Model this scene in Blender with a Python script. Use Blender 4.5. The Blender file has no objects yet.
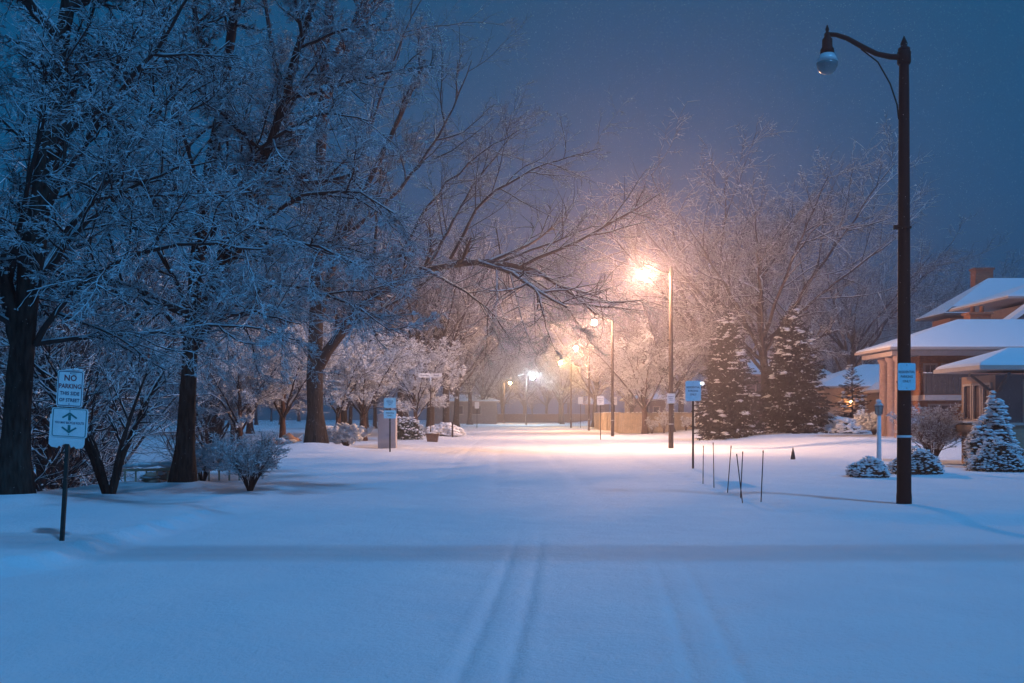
import bpy, math, random
import numpy as np
from mathutils import Vector, Matrix

# ------------------------------------------------------------------ camera, world, light
SC = bpy.context.scene
C = SC.collection
R = math.radians
FPX, HOR, EYE = 995.0, 415.0, 1.6          # focal length in pixels, horizon row, eye height

cam_d = bpy.data.cameras.new("camera")
cam = bpy.data.objects.new("camera", cam_d)
C.objects.link(cam)
cam.location = (0, 0, EYE)
cam.rotation_euler = (R(90), 0, 0)
cam_d.sensor_width = 36.0
cam_d.lens = 36.0 * FPX / 1024
cam_d.shift_y = (HOR - 341.5) / 1024
cam_d.clip_end = 3000
SC.camera = cam

world = bpy.data.worlds.new("World")
SC.world = world
world.use_nodes = True
wn = world.node_tree
wn.nodes.clear()
w_out = wn.nodes.new("ShaderNodeOutputWorld")
w_bg = wn.nodes.new("ShaderNodeBackground")
w_tc = wn.nodes.new("ShaderNodeTexCoord")
w_sep = wn.nodes.new("ShaderNodeSeparateXYZ")
w_rmp = wn.nodes.new("ShaderNodeValToRGB")
e = w_rmp.color_ramp.elements
e[0].position = 0.0; e[0].color = (0.012, 0.110, 0.270, 1)
e[1].position = 1.0; e[1].color = (0.001, 0.080, 0.180, 1)
m_ = e.new(0.30); m_.color = (0.003, 0.112, 0.285, 1)
w_ns = wn.nodes.new("ShaderNodeTexNoise")
w_ns.inputs["Scale"].default_value = 2.2
w_ns.inputs["Detail"].default_value = 3
w_add = wn.nodes.new("ShaderNodeMath"); w_add.operation = 'MULTIPLY_ADD'
w_add.inputs[1].default_value = 0.12
wn.links.new(w_tc.outputs["Generated"], w_sep.inputs[0])
wn.links.new(w_tc.outputs["Generated"], w_ns.inputs["Vector"])
wn.links.new(w_ns.outputs["Fac"], w_add.inputs[0])
wn.links.new(w_sep.outputs["Z"], w_add.inputs[2])
wn.links.new(w_add.outputs[0], w_rmp.inputs["Fac"])
wn.links.new(w_rmp.outputs["Color"], w_bg.inputs["Color"])
wn.links.new(w_bg.outputs[0], w_out.inputs["Surface"])
w_bg.inputs["Strength"].default_value = 0.72

sun_d = bpy.data.lights.new("sun", 'SUN')
sun_d.energy = 1.80
sun_d.angle = R(4)
sun_d.color = (0.12, 0.45, 1.0)
sun = bpy.data.objects.new("sun", sun_d)
C.objects.link(sun)
# light comes from behind the camera, from the right and above
sun.rotation_euler = Vector((0.34, -0.46, 0.82)).to_track_quat('Z', 'Y').to_euler()

SC.view_settings.view_transform = 'Standard'
SC.view_settings.look = 'None'
SC.view_settings.exposure = 0.0
SC.view_settings.gamma = 1.0
SC.view_settings.use_curve_mapping = False
cy = SC.cycles
cy.use_denoising = True
cy.max_bounces = 5
cy.diffuse_bounces = 3
cy.glossy_bounces = 2
cy.transmission_bounces = 4
cy.transparent_max_bounces = 6
cy.volume_bounces = 0
cy.sample_clamp_indirect = 4.0
cy.sample_clamp_direct = 0.0

# ------------------------------------------------------------------ materials
def new_mat(name):
    m = bpy.data.materials.new(name)
    m.use_nodes = True
    return m, m.node_tree, m.node_tree.nodes["Principled BSDF"]

def mat(name, col, rough=0.8, noise=0.0, nscale=8.0, bump=0.0, bscale=30.0, metallic=0.0, spec=0.3, coord="Object"):
    m, nt, b = new_mat(name)
    b.inputs["Roughness"].default_value = rough
    b.inputs["Metallic"].default_value = metallic
    b.inputs["Specular IOR Level"].default_value = spec
    b.inputs["Base Color"].default_value = (*col, 1)
    tc = nt.nodes.new("ShaderNodeTexCoord")
    if noise > 0:
        n = nt.nodes.new("ShaderNodeTexNoise")
        n.inputs["Scale"].default_value = nscale
        n.inputs["Detail"].default_value = 5
        r = nt.nodes.new("ShaderNodeValToRGB")
        r.color_ramp.elements[0].position = 0.3
        r.color_ramp.elements[1].position = 0.7
        r.color_ramp.elements[0].color = (*[c * (1 - noise) for c in col], 1)
        r.color_ramp.elements[1].color = (*[min(1, c * (1 + noise)) for c in col], 1)
        nt.links.new(tc.outputs[coord], n.inputs["Vector"])
        nt.links.new(n.outputs["Fac"], r.inputs["Fac"])
        nt.links.new(r.outputs["Color"], b.inputs["Base Color"])
    if bump > 0:
        n2 = nt.nodes.new("ShaderNodeTexNoise")
        n2.inputs["Scale"].default_value = bscale
        n2.inputs["Detail"].default_value = 6
        bp = nt.nodes.new("ShaderNodeBump")
        bp.inputs["Strength"].default_value = bump
        bp.inputs["Distance"].default_value = 0.02
        nt.links.new(tc.outputs[coord], n2.inputs["Vector"])
        nt.links.new(n2.outputs["Fac"], bp.inputs["Height"])
        nt.links.new(bp.outputs["Normal"], b.inputs["Normal"])
    return m

def emit_mat(name, col, strength):
    m, nt, b = new_mat(name)
    b.inputs["Base Color"].default_value = (*col, 1)
    b.inputs["Emission Color"].default_value = (*col, 1)
    b.inputs["Emission Strength"].default_value = strength
    return m

def brick_mat(name, c1, c2, mortar, sx=0.22, sy=0.075):
    m, nt, b = new_mat(name)
    b.inputs["Roughness"].default_value = 0.9
    tc = nt.nodes.new("ShaderNodeTexCoord")
    sp = nt.nodes.new("ShaderNodeSeparateXYZ")
    ad = nt.nodes.new("ShaderNodeMath"); ad.operation = 'ADD'
    cb = nt.nodes.new("ShaderNodeCombineXYZ")
    br = nt.nodes.new("ShaderNodeTexBrick")
    br.inputs["Color1"].default_value = (*c1, 1)
    br.inputs["Color2"].default_value = (*c2, 1)
    br.inputs["Mortar"].default_value = (*mortar, 1)
    br.inputs["Scale"].default_value = 1.0
    br.inputs["Brick Width"].default_value = sx
    br.inputs["Row Height"].default_value = sy
    br.inputs["Mortar Size"].default_value = 0.008
    nt.links.new(tc.outputs["Object"], sp.inputs[0])
    nt.links.new(sp.outputs["X"], ad.inputs[0]); nt.links.new(sp.outputs["Y"], ad.inputs[1])
    nt.links.new(ad.outputs[0], cb.inputs["X"]); nt.links.new(sp.outputs["Z"], cb.inputs["Y"])
    nt.links.new(cb.outputs[0], br.inputs["Vector"])
    nt.links.new(br.outputs["Color"], b.inputs["Base Color"])
    bp = nt.nodes.new("ShaderNodeBump"); bp.inputs["Strength"].default_value = 0.4
    nt.links.new(br.outputs["Fac"], bp.inputs["Height"]); bp.invert = True
    nt.links.new(bp.outputs["Normal"], b.inputs["Normal"])
    return m

def snow_ground_mat():
    m, nt, b = new_mat("snow_ground")
    b.inputs["Roughness"].default_value = 0.75
    b.inputs["Specular IOR Level"].default_value = 0.15
    tc = nt.nodes.new("ShaderNodeTexCoord")
    n = nt.nodes.new("ShaderNodeTexNoise"); n.inputs["Scale"].default_value = 0.7; n.inputs["Detail"].default_value = 6
    r = nt.nodes.new("ShaderNodeValToRGB")
    r.color_ramp.elements[0].position = 0.3; r.color_ramp.elements[1].position = 0.75
    r.color_ramp.elements[0].color = (0.80, 0.81, 0.84, 1); r.color_ramp.elements[1].color = (0.88, 0.88, 0.89, 1)
    nt.links.new(tc.outputs["Object"], n.inputs["Vector"]); nt.links.new(n.outputs["Fac"], r.inputs["Fac"])
    nt.links.new(r.outputs["Color"], b.inputs["Base Color"])
    a = nt.nodes.new("ShaderNodeTexNoise"); a.inputs["Scale"].default_value = 22; a.inputs["Detail"].default_value = 8
    a.inputs["Roughness"].default_value = 0.68
    c = nt.nodes.new("ShaderNodeTexNoise"); c.inputs["Scale"].default_value = 1.6; c.inputs["Detail"].default_value = 4
    nt.links.new(tc.outputs["Object"], a.inputs["Vector"]); nt.links.new(tc.outputs["Object"], c.inputs["Vector"])
    b1 = nt.nodes.new("ShaderNodeBump"); b1.inputs["Strength"].default_value = 0.7; b1.inputs["Distance"].default_value = 0.03
    b2 = nt.nodes.new("ShaderNodeBump"); b2.inputs["Strength"].default_value = 0.5; b2.inputs["Distance"].default_value = 0.10
    nt.links.new(a.outputs["Fac"], b1.inputs["Height"]); nt.links.new(c.outputs["Fac"], b2.inputs["Height"])
    nt.links.new(b2.outputs["Normal"], b1.inputs["Normal"]); nt.links.new(b1.outputs["Normal"], b.inputs["Normal"])
    return m

def snow_plaster_bark(name, col, amount):
    """bark with wind-driven snow stuck in patches on it"""
    m, nt, b = new_mat(name)
    b.inputs["Roughness"].default_value = 0.95
    b.inputs["Specular IOR Level"].default_value = 0.1
    tc = nt.nodes.new("ShaderNodeTexCoord")
    mp = nt.nodes.new("ShaderNodeMapping"); mp.inputs["Scale"].default_value = (1, 1, 0.22)
    n = nt.nodes.new("ShaderNodeTexNoise"); n.inputs["Scale"].default_value = 16; n.inputs["Detail"].default_value = 6
    r = nt.nodes.new("ShaderNodeValToRGB")
    r.color_ramp.elements[0].position = 0.35; r.color_ramp.elements[1].position = 0.65
    r.color_ramp.elements[0].color = (*[c * 0.45 for c in col], 1)
    r.color_ramp.elements[1].color = (*[c * 1.4 for c in col], 1)
    nt.links.new(tc.outputs["Object"], mp.inputs[0]); nt.links.new(mp.outputs[0], n.inputs["Vector"])
    nt.links.new(n.outputs["Fac"], r.inputs["Fac"])
    g = nt.nodes.new("ShaderNodeNewGeometry")
    s = nt.nodes.new("ShaderNodeSeparateXYZ"); nt.links.new(g.outputs["Normal"], s.inputs[0])
    n2 = nt.nodes.new("ShaderNodeTexNoise"); n2.inputs["Scale"].default_value = 5; n2.inputs["Detail"].default_value = 5
    nt.links.new(tc.outputs["Object"], n2.inputs["Vector"])
    ad = nt.nodes.new("ShaderNodeMath"); ad.operation = 'MULTIPLY_ADD'; ad.inputs[1].default_value = 0.75
    nt.links.new(n2.outputs["Fac"], ad.inputs[0]); nt.links.new(s.outputs["Z"], ad.inputs[2])
    st = nt.nodes.new("ShaderNodeMapRange")
    st.inputs["From Min"].default_value = 0.95 - amount; st.inputs["From Max"].default_value = 1.05 - amount
    nt.links.new(ad.outputs[0], st.inputs["Value"])
    mx = nt.nodes.new("ShaderNodeMix"); mx.data_type = 'RGBA'
    nt.links.new(st.outputs[0], mx.inputs["Factor"])
    nt.links.new(r.outputs["Color"], mx.inputs["A"])
    mx.inputs["B"].default_value = (0.84, 0.85, 0.87, 1)
    nt.links.new(mx.outputs["Result"], b.inputs["Base Color"])
    bp = nt.nodes.new("ShaderNodeBump"); bp.inputs["Strength"].default_value = 0.9; bp.inputs["Distance"].default_value = 0.05
    nt.links.new(n.outputs["Fac"], bp.inputs["Height"]); nt.links.new(bp.outputs["Normal"], b.inputs["Normal"])
    return m

M = {}
M['snow_ground'] = snow_ground_mat()
M['snow'] = mat('snow', (0.85, 0.86, 0.88), 0.8, bump=0.35, bscale=14, spec=0.1)
M['frost_dimmed'] = mat('frost_dimmed', (0.46, 0.58, 0.62), 0.9, noise=0.3, nscale=9, spec=0.1)  # thin snow crust, tint darkened and tealed in place of dim cold light
M['bark'] = snow_plaster_bark('bark', (0.048, 0.036, 0.030), 0.17)
M['bark_red'] = snow_plaster_bark('bark_red', (0.13, 0.075, 0.055), 0.15)
M['twig'] = mat('twig', (0.050, 0.037, 0.034), 0.95, spec=0.05)
M['twig_red'] = mat('twig_red', (0.13, 0.07, 0.062), 0.95, spec=0.05)
M['needle'] = mat('needle', (0.048, 0.042, 0.034), 0.9, noise=0.4, nscale=6, spec=0.1)
M['leaf'] = mat('leaf', (0.035, 0.060, 0.040), 0.85, noise=0.4, nscale=12, spec=0.15)
M['black_metal'] = mat('black_metal', (0.006, 0.006, 0.007), 0.7, noise=0.3, nscale=20, spec=0.2)
M['green_metal'] = mat('green_metal', (0.018, 0.035, 0.032), 0.6, noise=0.3, nscale=25)
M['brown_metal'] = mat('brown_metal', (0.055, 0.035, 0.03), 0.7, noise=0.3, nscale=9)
M['sign_white'] = mat('sign_white', (0.80, 0.82, 0.82), 0.35, noise=0.05, nscale=14)
M['sign_blue'] = mat('sign_blue', (0.42, 0.80, 0.90), 0.35, noise=0.06, nscale=14)
M['sign_teal'] = mat('sign_teal', (0.015, 0.19, 0.19), 0.4)
M['sign_red'] = mat('sign_red', (0.22, 0.012, 0.03), 0.4)
M['sign_dark'] = mat('sign_dark', (0.02, 0.03, 0.09), 0.4)
M['sign_text_teal'] = mat('sign_text_teal', (0.01, 0.11, 0.13), 0.4)
M['brick'] = brick_mat('brick', (0.46, 0.17, 0.07), (0.30, 0.10, 0.05), (0.24, 0.16, 0.12))
M['brick_tan'] = brick_mat('brick_tan', (0.42, 0.27, 0.17), (0.34, 0.20, 0.13), (0.30, 0.24, 0.2))
M['stucco'] = mat('stucco', (0.48, 0.30, 0.22), 0.9, noise=0.12, nscale=3, bump=0.2, bscale=40)
M['stone_pink'] = mat('stone_pink', (0.38, 0.25, 0.22), 0.85, noise=0.12, nscale=5, bump=0.2)
M['trim'] = mat('trim', (0.48, 0.37, 0.33), 0.6, noise=0.08, nscale=6)
M['trim_dark'] = mat('trim_dark', (0.12, 0.09, 0.08), 0.7, noise=0.2, nscale=6)
M['siding'] = mat('siding', (0.20, 0.14, 0.13), 0.8, noise=0.12, nscale=2)
M['wood'] = mat('wood', (0.11, 0.062, 0.045), 0.85, noise=0.3, nscale=5)
M['fence_wood'] = mat('fence_wood', (0.55, 0.44, 0.31), 0.85, noise=0.18, nscale=2.5)
M['shingle'] = mat('shingle', (0.10, 0.09, 0.09), 0.9, noise=0.3, nscale=10)
M['pole_white'] = mat('pole_white', (0.62, 0.68, 0.72), 0.6, noise=0.08, nscale=12)
M['box_white'] = mat('box_white', (0.46, 0.42, 0.44), 0.6, noise=0.06, nscale=4)
M['car_paint'] = mat('car_paint', (0.10, 0.09, 0.09), 0.4, spec=0.5)
M['dark_glass'] = mat('dark_glass', (0.012, 0.014, 0.02), 0.12, spec=0.6)
M['curtain_glass'] = mat('curtain_glass', (0.16, 0.10, 0.08), 0.2, noise=0.4, nscale=2.0, spec=0.6)
M['globe_off'] = mat('globe_off', (0.13, 0.24, 0.25), 0.12, noise=0.25, nscale=6, spec=0.7)
M['globe_top'] = mat('globe_top', (0.45, 0.62, 0.66), 0.25, spec=0.7)
WARM = (1.0, 0.55, 0.31)
M['globe_lit'] = emit_mat('globe_lit', WARM, 5600)
M['globe_lit_near'] = emit_mat('globe_lit_near', WARM, 6800)
M['globe_yellow'] = emit_mat('globe_yellow', (1.0, 0.62, 0.22), 3500)
M['globe_cold'] = emit_mat('globe_cold', (0.80, 1.0, 1.0), 3500)
M['porch_lamp'] = emit_mat('porch_lamp', (1.0, 0.55, 0.25), 200)
M['flood'] = emit_mat('flood', (0.85, 0.95, 1.0), 220)
M['far_glow'] = emit_mat('far_glow', (0.30, 0.42, 1.0), 9)  # added blue glow standing in for blurred light at the street's end

# ------------------------------------------------------------------ helpers
def P(px, py, D):
    return np.array([(px - 512) / FPX * D, D, EYE + (HOR - py) / FPX * D])

def tag(o, label=None, cat=None, group=None, kind=None):
    if label: o['label'] = label
    if cat: o['category'] = cat
    if group: o['group'] = group
    if kind: o['kind'] = kind
    return o

def thing(name, label, cat, loc=(0, 0, 0), rz=0.0, group=None):
    o = bpy.data.objects.new(name, None)
    C.objects.link(o)
    o.location = tuple(float(q) for q in loc)
    o.rotation_euler = (0, 0, rz)
    o.empty_display_size = 0.2
    return tag(o, label, cat, group)

def copy_tree(o, loc, rz=0.0, scale=1.0, label=None, group=None):
    c = o.copy(); C.objects.link(c)
    c.location = tuple(float(q) for q in loc); c.rotation_euler = (0, 0, rz); c.scale = (scale,) * 3
    if label: c['label'] = label
    if group: c['group'] = group
    for ch in list(o.children):
        d = ch.copy(); C.objects.link(d); d.parent = c
        for g in list(ch.children):
            h = g.copy(); C.objects.link(h); h.parent = d
    return c

def np_mesh(name, V, F, mats, parent=None, smooth=True, mi=None, loc=None):
    V = np.asarray(V, dtype=np.float32); F = np.asarray(F, dtype=np.int32)
    me = bpy.data.meshes.new(name)
    k = F.shape[1]
    me.vertices.add(len(V)); me.vertices.foreach_set("co", V.ravel())
    me.loops.add(F.size); me.loops.foreach_set("vertex_index", F.ravel())
    me.polygons.add(len(F))
    me.polygons.foreach_set("loop_start", np.arange(0, F.size, k, dtype=np.int32))
    if smooth:
        me.polygons.foreach_set("use_smooth", np.ones(len(F), dtype=bool))
    if mi is not None:
        me.polygons.foreach_set("material_index", np.asarray(mi, dtype=np.int32))
    me.update(calc_edges=True)
    for m in mats: me.materials.append(m)
    o = bpy.data.objects.new(name, me)
    C.objects.link(o)
    if parent is not None: o.parent = parent
    if loc is not None: o.location = loc
    return o

class MB:
    def __init__(s): s.v = []; s.f = []; s.m = []; s.k = 0; s.sm = []
    def add(s, vs, fs, smooth=False):
        b = len(s.v); s.v += [tuple(float(c) for c in p) for p in vs]
        for f in fs: s.f.append(tuple(i + b for i in f)); s.m.append(s.k); s.sm.append(smooth)
        return s
    def mat(s, k): s.k = k; return s
    def box(s, x0, x1, y0, y1, z0, z1):
        vs = [(x0, y0, z0), (x1, y0, z0), (x1, y1, z0), (x0, y1, z0), (x0, y0, z1), (x1, y0, z1), (x1, y1, z1), (x0, y1, z1)]
        return s.add(vs, [(0, 3, 2, 1), (4, 5, 6, 7), (0, 1, 5, 4), (1, 2, 6, 5), (2, 3, 7, 6), (3, 0, 4, 7)])
    def prism(s, poly, y0, y1):
        """polygon in x,z (counter-clockwise seen from -y) between y0 (front) and y1"""
        n = len(poly)
        vs = [(x, y0, z) for x, z in poly] + [(x, y1, z) for x, z in poly]
        fs = [tuple(range(n)), tuple(range(2 * n - 1, n - 1, -1))]
        fs += [(i, i + n, (i + 1) % n + n, (i + 1) % n) for i in range(n)]
        return s.add(vs, fs)
    def tube(s, pts, rad, n=8, caps=True, flat=1.0):
        pts = [Vector(p) for p in pts]
        if not isinstance(rad, (list, tuple)): rad = [rad] * len(pts)
        vs = []; fs = []
        for i, p in enumerate(pts):
            d = (pts[min(i + 1, len(pts) - 1)] - pts[max(i - 1, 0)]).normalized()
            ref = Vector((0, 1, 0)) if abs(d.y) < 0.9 else Vector((1, 0, 0))
            u = d.cross(ref).normalized(); w = d.cross(u)
            for j in range(n):
                a = 2 * math.pi * j / n
                vs.append(p + (u * math.cos(a) + w * math.sin(a) * flat) * rad[i])
        for i in range(len(pts) - 1):
            for j in range(n):
                k = (j + 1) % n
                fs.append((i * n + j, i * n + k, (i + 1) * n + k, (i + 1) * n + j))
        if caps:
            fs.append(tuple(range(n - 1, -1, -1))); fs.append(tuple((len(pts) - 1) * n + j for j in range(n)))
        return s.add(vs, fs, True)
    def lathe(s, prof, c=(0, 0, 0), n=16):
        vs = []; fs = []
        for r, z in prof:
            for j in range(n):
                a = 2 * math.pi * j / n
                vs.append((c[0] + r * math.cos(a), c[1] + r * math.sin(a), c[2] + z))
        for i in range(len(prof) - 1):
            for j in range(n):
                k = (j + 1) % n
                fs.append((i * n + j, i * n + k, (i + 1) * n + k, (i + 1) * n + j))
        fs.append(tuple(range(n - 1, -1, -1))); fs.append(tuple((len(prof) - 1) * n + j for j in range(n)))
        return s.add(vs, fs, True)
    def text(s, body, size, x, y, z, bold=0.0, sx=1.0):
        """lettering facing -y, centred on x, baseline z"""
        cu = bpy.data.curves.new("t", 'FONT')
        cu.body = body; cu.size = size; cu.align_x = 'CENTER'; cu.offset = bold; cu.resolution_u = 2
        o = bpy.data.objects.new("t", cu); C.objects.link(o)
        bpy.context.view_layer.update()
        me = o.evaluated_get(bpy.context.evaluated_depsgraph_get()).to_mesh()
        vs = [(x + v.co.x * sx, y, z + v.co.y) for v in me.vertices]
        fs = [tuple(p.vertices) for p in me.polygons]
        s.add(vs, fs)
        bpy.data.objects.remove(o); bpy.data.curves.remove(cu)
        return s
    def build(s, name, mats, parent=None, loc=None):
        me = bpy.data.meshes.new(name)
        me.from_pydata(s.v, [], s.f)
        me.polygons.foreach_set("material_index", s.m)
        me.polygons.foreach_set("use_smooth", s.sm)
        for m in (mats if isinstance(mats, (list, tuple)) else [mats]): me.materials.append(m)
        me.update()
        o = bpy.data.objects.new(name, me); C.objects.link(o)
        if parent is not None: o.parent = parent
        if loc is not None: o.location = tuple(float(q) for q in loc)
        return o

def rrect(w, h, r=0.03, n=4):
    out = []
    for cx, cz, a0 in ((w / 2 - r, -h / 2 + r, -90), (w / 2 - r, h / 2 - r, 0), (-w / 2 + r, h / 2 - r, 90), (-w / 2 + r, -h / 2 + r, 180)):
        for i in range(n + 1):
            a = R(a0 + 90 * i / n)
            out.append((cx + r * math.cos(a), cz + r * math.sin(a)))
    return out

# ------------------------------------------------------------------ ground
def sst(v, a, b):
    t = np.clip((v - a) / (b - a), 0, 1)
    return t * t * (3 - 2 * t)

def corner_d(a, b, r):
    d = np.minimum(a, b)
    inc = (a < r) & (b < r)
    return np.where(inc, r - np.hypot(r - a, r - b), d)

def gz(x, y):
    x = np.asarray(x, float); y = np.asarray(y, float)
    dR = corner_d(x - 4.45, y - 14.6, 2.8)
    dL = corner_d(-x - 4.75, y - 9.3, 1.3)
    z = (0.10 - 0.06 * sst(y, 18, 26)) * sst(dR, -0.35, 0.45) + (0.13 - 0.08 * sst(y, 14, 20)) * sst(dL, -0.30 - 0.4 * sst(y, 12, 20), 0.30 + 0.5 * sst(y, 12, 20))
    verge = np.maximum(sst(dR, 0, 1.5), sst(dL, 0, 1.5))
    z += verge * 0.05 * (np.sin(0.42 * x + 1.3 + 0.3 * np.sin(0.5 * y)) * np.sin(0.31 * y + 0.7))
    z += verge * 0.02 * np.sin(1.3 * x + 0.9 * y) * np.sin(1.1 * y - 0.7 * x)
    # small ridge thrown up along the left kerb
    near = np.exp(-((y - 12.5) / 4.5) ** 2)
    z += np.exp(-((dL - 0.05) / 0.16) ** 2) * near * (0.035 + 0.03 * np.sin(7 * y + 2 * np.sin(3 * x)) + 0.015 * np.sin(17 * y + 4 * x))
    # right kerb footprints line
    z += -0.035 * np.exp(-((dR + 0.02) / 0.14) ** 2) * np.clip(np.sin(5.2 * y), 0, 1) * sst(y, 16, 19) * (1 - sst(y, 34, 40))
    # low swell across the junction, dropping away from the viewer
    yy = y - 0.010 * x
    z += 0.03 * (sst(yy, 5.0, 10.4) - sst(yy, 11.0, 14.0))
    yl = y + 0.10 * x
    # tyre ruts
    for x0, x1 in ((-0.19, 0.16), (1.24, 1.73)):
        xc = x0 + (x1 - x0) * (y - 5.94) / 4.66 - 0.012 * (y - 5.94) ** 2 * 0.2
        amp = (1 - sst(y, 8.5, 15.0)) if x0 < 0 else (1 - sst(y, 7.5, 13.0)) * 0.75
        q = np.abs(x - xc)
        z += amp * (-0.020 * np.exp(-((q - 0.15) / 0.05) ** 2) + 0.004 * np.exp(-(q / 0.08) ** 2) + 0.005 * np.exp(-((q - 0.27) / 0.05) ** 2))
    # soft old ruts further along the street
    for xc in (-1.9, -0.5, 1.5, 2.9):
        z += -0.018 * np.exp(-((x - xc - 0.15 * np.sin(y * 0.09)) / 0.22) ** 2) * sst(y, 14, 24)
    # ravine behind the left lawn
    edge = 8.9 + 0.5 * np.sin(0.4 * y) + 0.028 * np.maximum(y - 20, 0) + 1.5*sst(y, 30, 45)
    z -= 4.6 * sst(-x - edge, 0, 8.0) * (1 - sst(y, 62, 78)) 
    # mounds
    for mx, my, mr, mh in ((-8.9, 43.6, 2.2, 0.38), (-7.15, 21.8, 0.9, 0.14), (-8.45, 16.8, 1.1, 0.16), (-7.6, 18.6, 0.5, 0.06)):
        z += mh * np.exp(-(((x - mx) / mr) ** 2 + ((y - my) / mr) ** 2))
    # lots of the houses on the right
    z += 0.42 * sst(x, 11.5, 17.5) * sst(y, 40, 50)
    return z

def axis(segs):
    out = [segs[0][0]]
    for a, b, s0, s1 in segs:
        p = a
        while p < b - 1e-6:
            t = (p - a) / (b - a); p = min(b, p + s0 + (s1 - s0) * t)
            out.append(p)
    return np.unique(np.round(np.array(out), 4))

ys = axis([(-60, -30, 10, 10), (-30, 3, 6, 0.3), (3, 16, 0.045, 0.07), (16, 40, 0.08, 0.25), (40, 110, 0.3, 1.5), (110, 300, 3, 25)])
xr = axis([(0, 6, 0.05, 0.06), (6, 14, 0.07, 0.22), (14, 60, 0.3, 2.5), (60, 200, 5, 40)])
xs = np.unique(np.concatenate([-xr, xr]))
GX, GY = np.meshgrid(xs, ys)
GZ = gz(GX, GY)
h_ = 0.01
NX = -(gz(GX + h_, GY) - gz(GX - h_, GY)) / (2 * h_); NY = -(gz(GX, GY + h_) - gz(GX, GY - h_)) / (2 * h_)
NN = np.stack([NX, NY, np.ones_like(NX)], -1); NN /= np.linalg.norm(NN, axis=-1, keepdims=True)
VV = np.stack([GX, GY, GZ], -1).reshape(-1, 3); NN = NN.reshape(-1, 3)
ny, nx = GX.shape
ii, jj = np.meshgrid(np.arange(ny - 1), np.arange(nx - 1), indexing='ij')
a_ = (ii * nx + jj).ravel()
FF = np.stack([a_, a_ + 1, a_ + nx + 1, a_ + nx], -1)
cxm = VV[FF].mean(1)
on_street = (np.abs(cxm[:, 0] + 0.15) < 4.6) & (cxm[:, 1] > 9.3)
on_cross = (cxm[:, 1] <= 9.3)
def sub_sheet(name, mask):
    F = FF[mask]; used, inv = np.unique(F.ravel(), return_inverse=True)
    o = np_mesh(name, VV[used], inv.reshape(F.shape), [M['snow_ground']])
    o.data.normals_split_custom_set_from_vertices([tuple(v) for v in NN[used]])
    o['kind'] = 'structure'
    return o
sub_sheet('ground', ~(on_street | on_cross))
sub_sheet('road', on_street)
sub_sheet('cross_street', on_cross)

def base(px, D):
    x = (px - 512) / FPX * D
    return (x, D, float(gz(x, D)))
def at(x, y, dz=0.0):
    return (x, y, float(gz(x, y)) + dz)

# ------------------------------------------------------------------ tree maker (numpy)
def unit(v): return v / np.maximum(np.linalg.norm(v, axis=-1, keepdims=True), 1e-9)

def grow_level(rng, start, d, L, r0, S, wob, trop, tip, sag=0.0):
    """N branches at once -> points (N,S+1,3), radii (N,S+1)"""
    N = len(start)
    pts = np.zeros((N, S + 1, 3)); pts[:, 0] = start
    d = unit(d.copy())
    for i in range(S):
        d = d + rng.normal(0, wob, (N, 3)); d[:, 2] += trop - sag * (i / S)
        d = unit(d)
        pts[:, i + 1] = pts[:, i] + d * (L / S)[:, None]
    t = np.linspace(0, 1, S + 1)[None, :]
    rad = r0[:, None] * (1 - t * (1 - tip))
    return pts, rad

def spawn(rng, pts, rad, n, tmin, amin, amax, lr, rr, L, up=0.0):
    N, S1, _ = pts.shape
    t = tmin + (1 - tmin) * (np.arange(n)[None, :] + rng.random((N, n))) / n
    t = np.clip(t, 0, 0.995)
    f = t * (S1 - 1); i = f.astype(int); fr = (f - i)[..., None]
    idx = np.arange(N)[:, None]
    p = pts[idx, i] * (1 - fr) + pts[idx, i + 1] * fr
    dd = unit(pts[idx, i + 1] - pts[idx, i])
    rp = rad[idx, i] * (1 - fr[..., 0]) + rad[idx, i + 1] * fr[..., 0]
    rv = unit(rng.normal(0, 1, (N, n, 3)))
    side = unit(np.cross(dd, rv)); 
    side[..., 2] += up; side = unit(side)
    ang = np.radians(rng.uniform(amin, amax, (N, n)))[..., None]
    nd = dd * np.cos(ang) + side * np.sin(ang)
    nl = L[:, None] * lr * (1.15 - 0.6 * t) * rng.uniform(0.4, 1.4, (N, n))
    nr = np.minimum(rp * 0.85, rad[:, :1] * rr * rng.uniform(0.8, 1.15, (N, n)))
    return p.reshape(-1, 3), nd.reshape(-1, 3), nl.ravel(), nr.ravel()

def tubes(pts, rad, n):
    N, S1, _ = pts.shape
    d = np.zeros_like(pts); d[:, 1:-1] = pts[:, 2:] - pts[:, :-2]; d[:, 0] = pts[:, 1] - pts[:, 0]; d[:, -1] = pts[:, -1] - pts[:, -2]
    d = unit(d)
    ref = np.where(np.abs(d[:, :1, 2:3]) > 0.9, np.array([1.0, 0, 0]), np.array([0, 0, 1.0]))
    u = unit(np.cross(d, np.broadcast_to(ref, d.shape))); w = np.cross(d, u)
    a = np.arange(n) * 2 * np.pi / n
    V = pts[:, :, None] + (u[:, :, None] * np.cos(a)[None, None, :, None] + w[:, :, None] * np.sin(a)[None, None, :, None]) * rad[:, :, None, None]
    base_i = (np.arange(N) * S1 * n)[:, None, None] + (np.arange(S1 - 1) * n)[None, :, None]
    j = np.arange(n)[None, None, :]; k = (np.arange(n) + 1) % n; k = k[None, None, :]
    F = np.stack([base_i + j, base_i + k, base_i + n + k, base_i + n + j], -1).reshape(-1, 4)
    return V.reshape(-1, 3), F

def cat(parts):
    V = []; F = []; b = 0
    for v, f in parts:
        V.append(v); F.append(f + b); b += len(v)
    return np.concatenate(V), np.concatenate(F)

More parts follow.
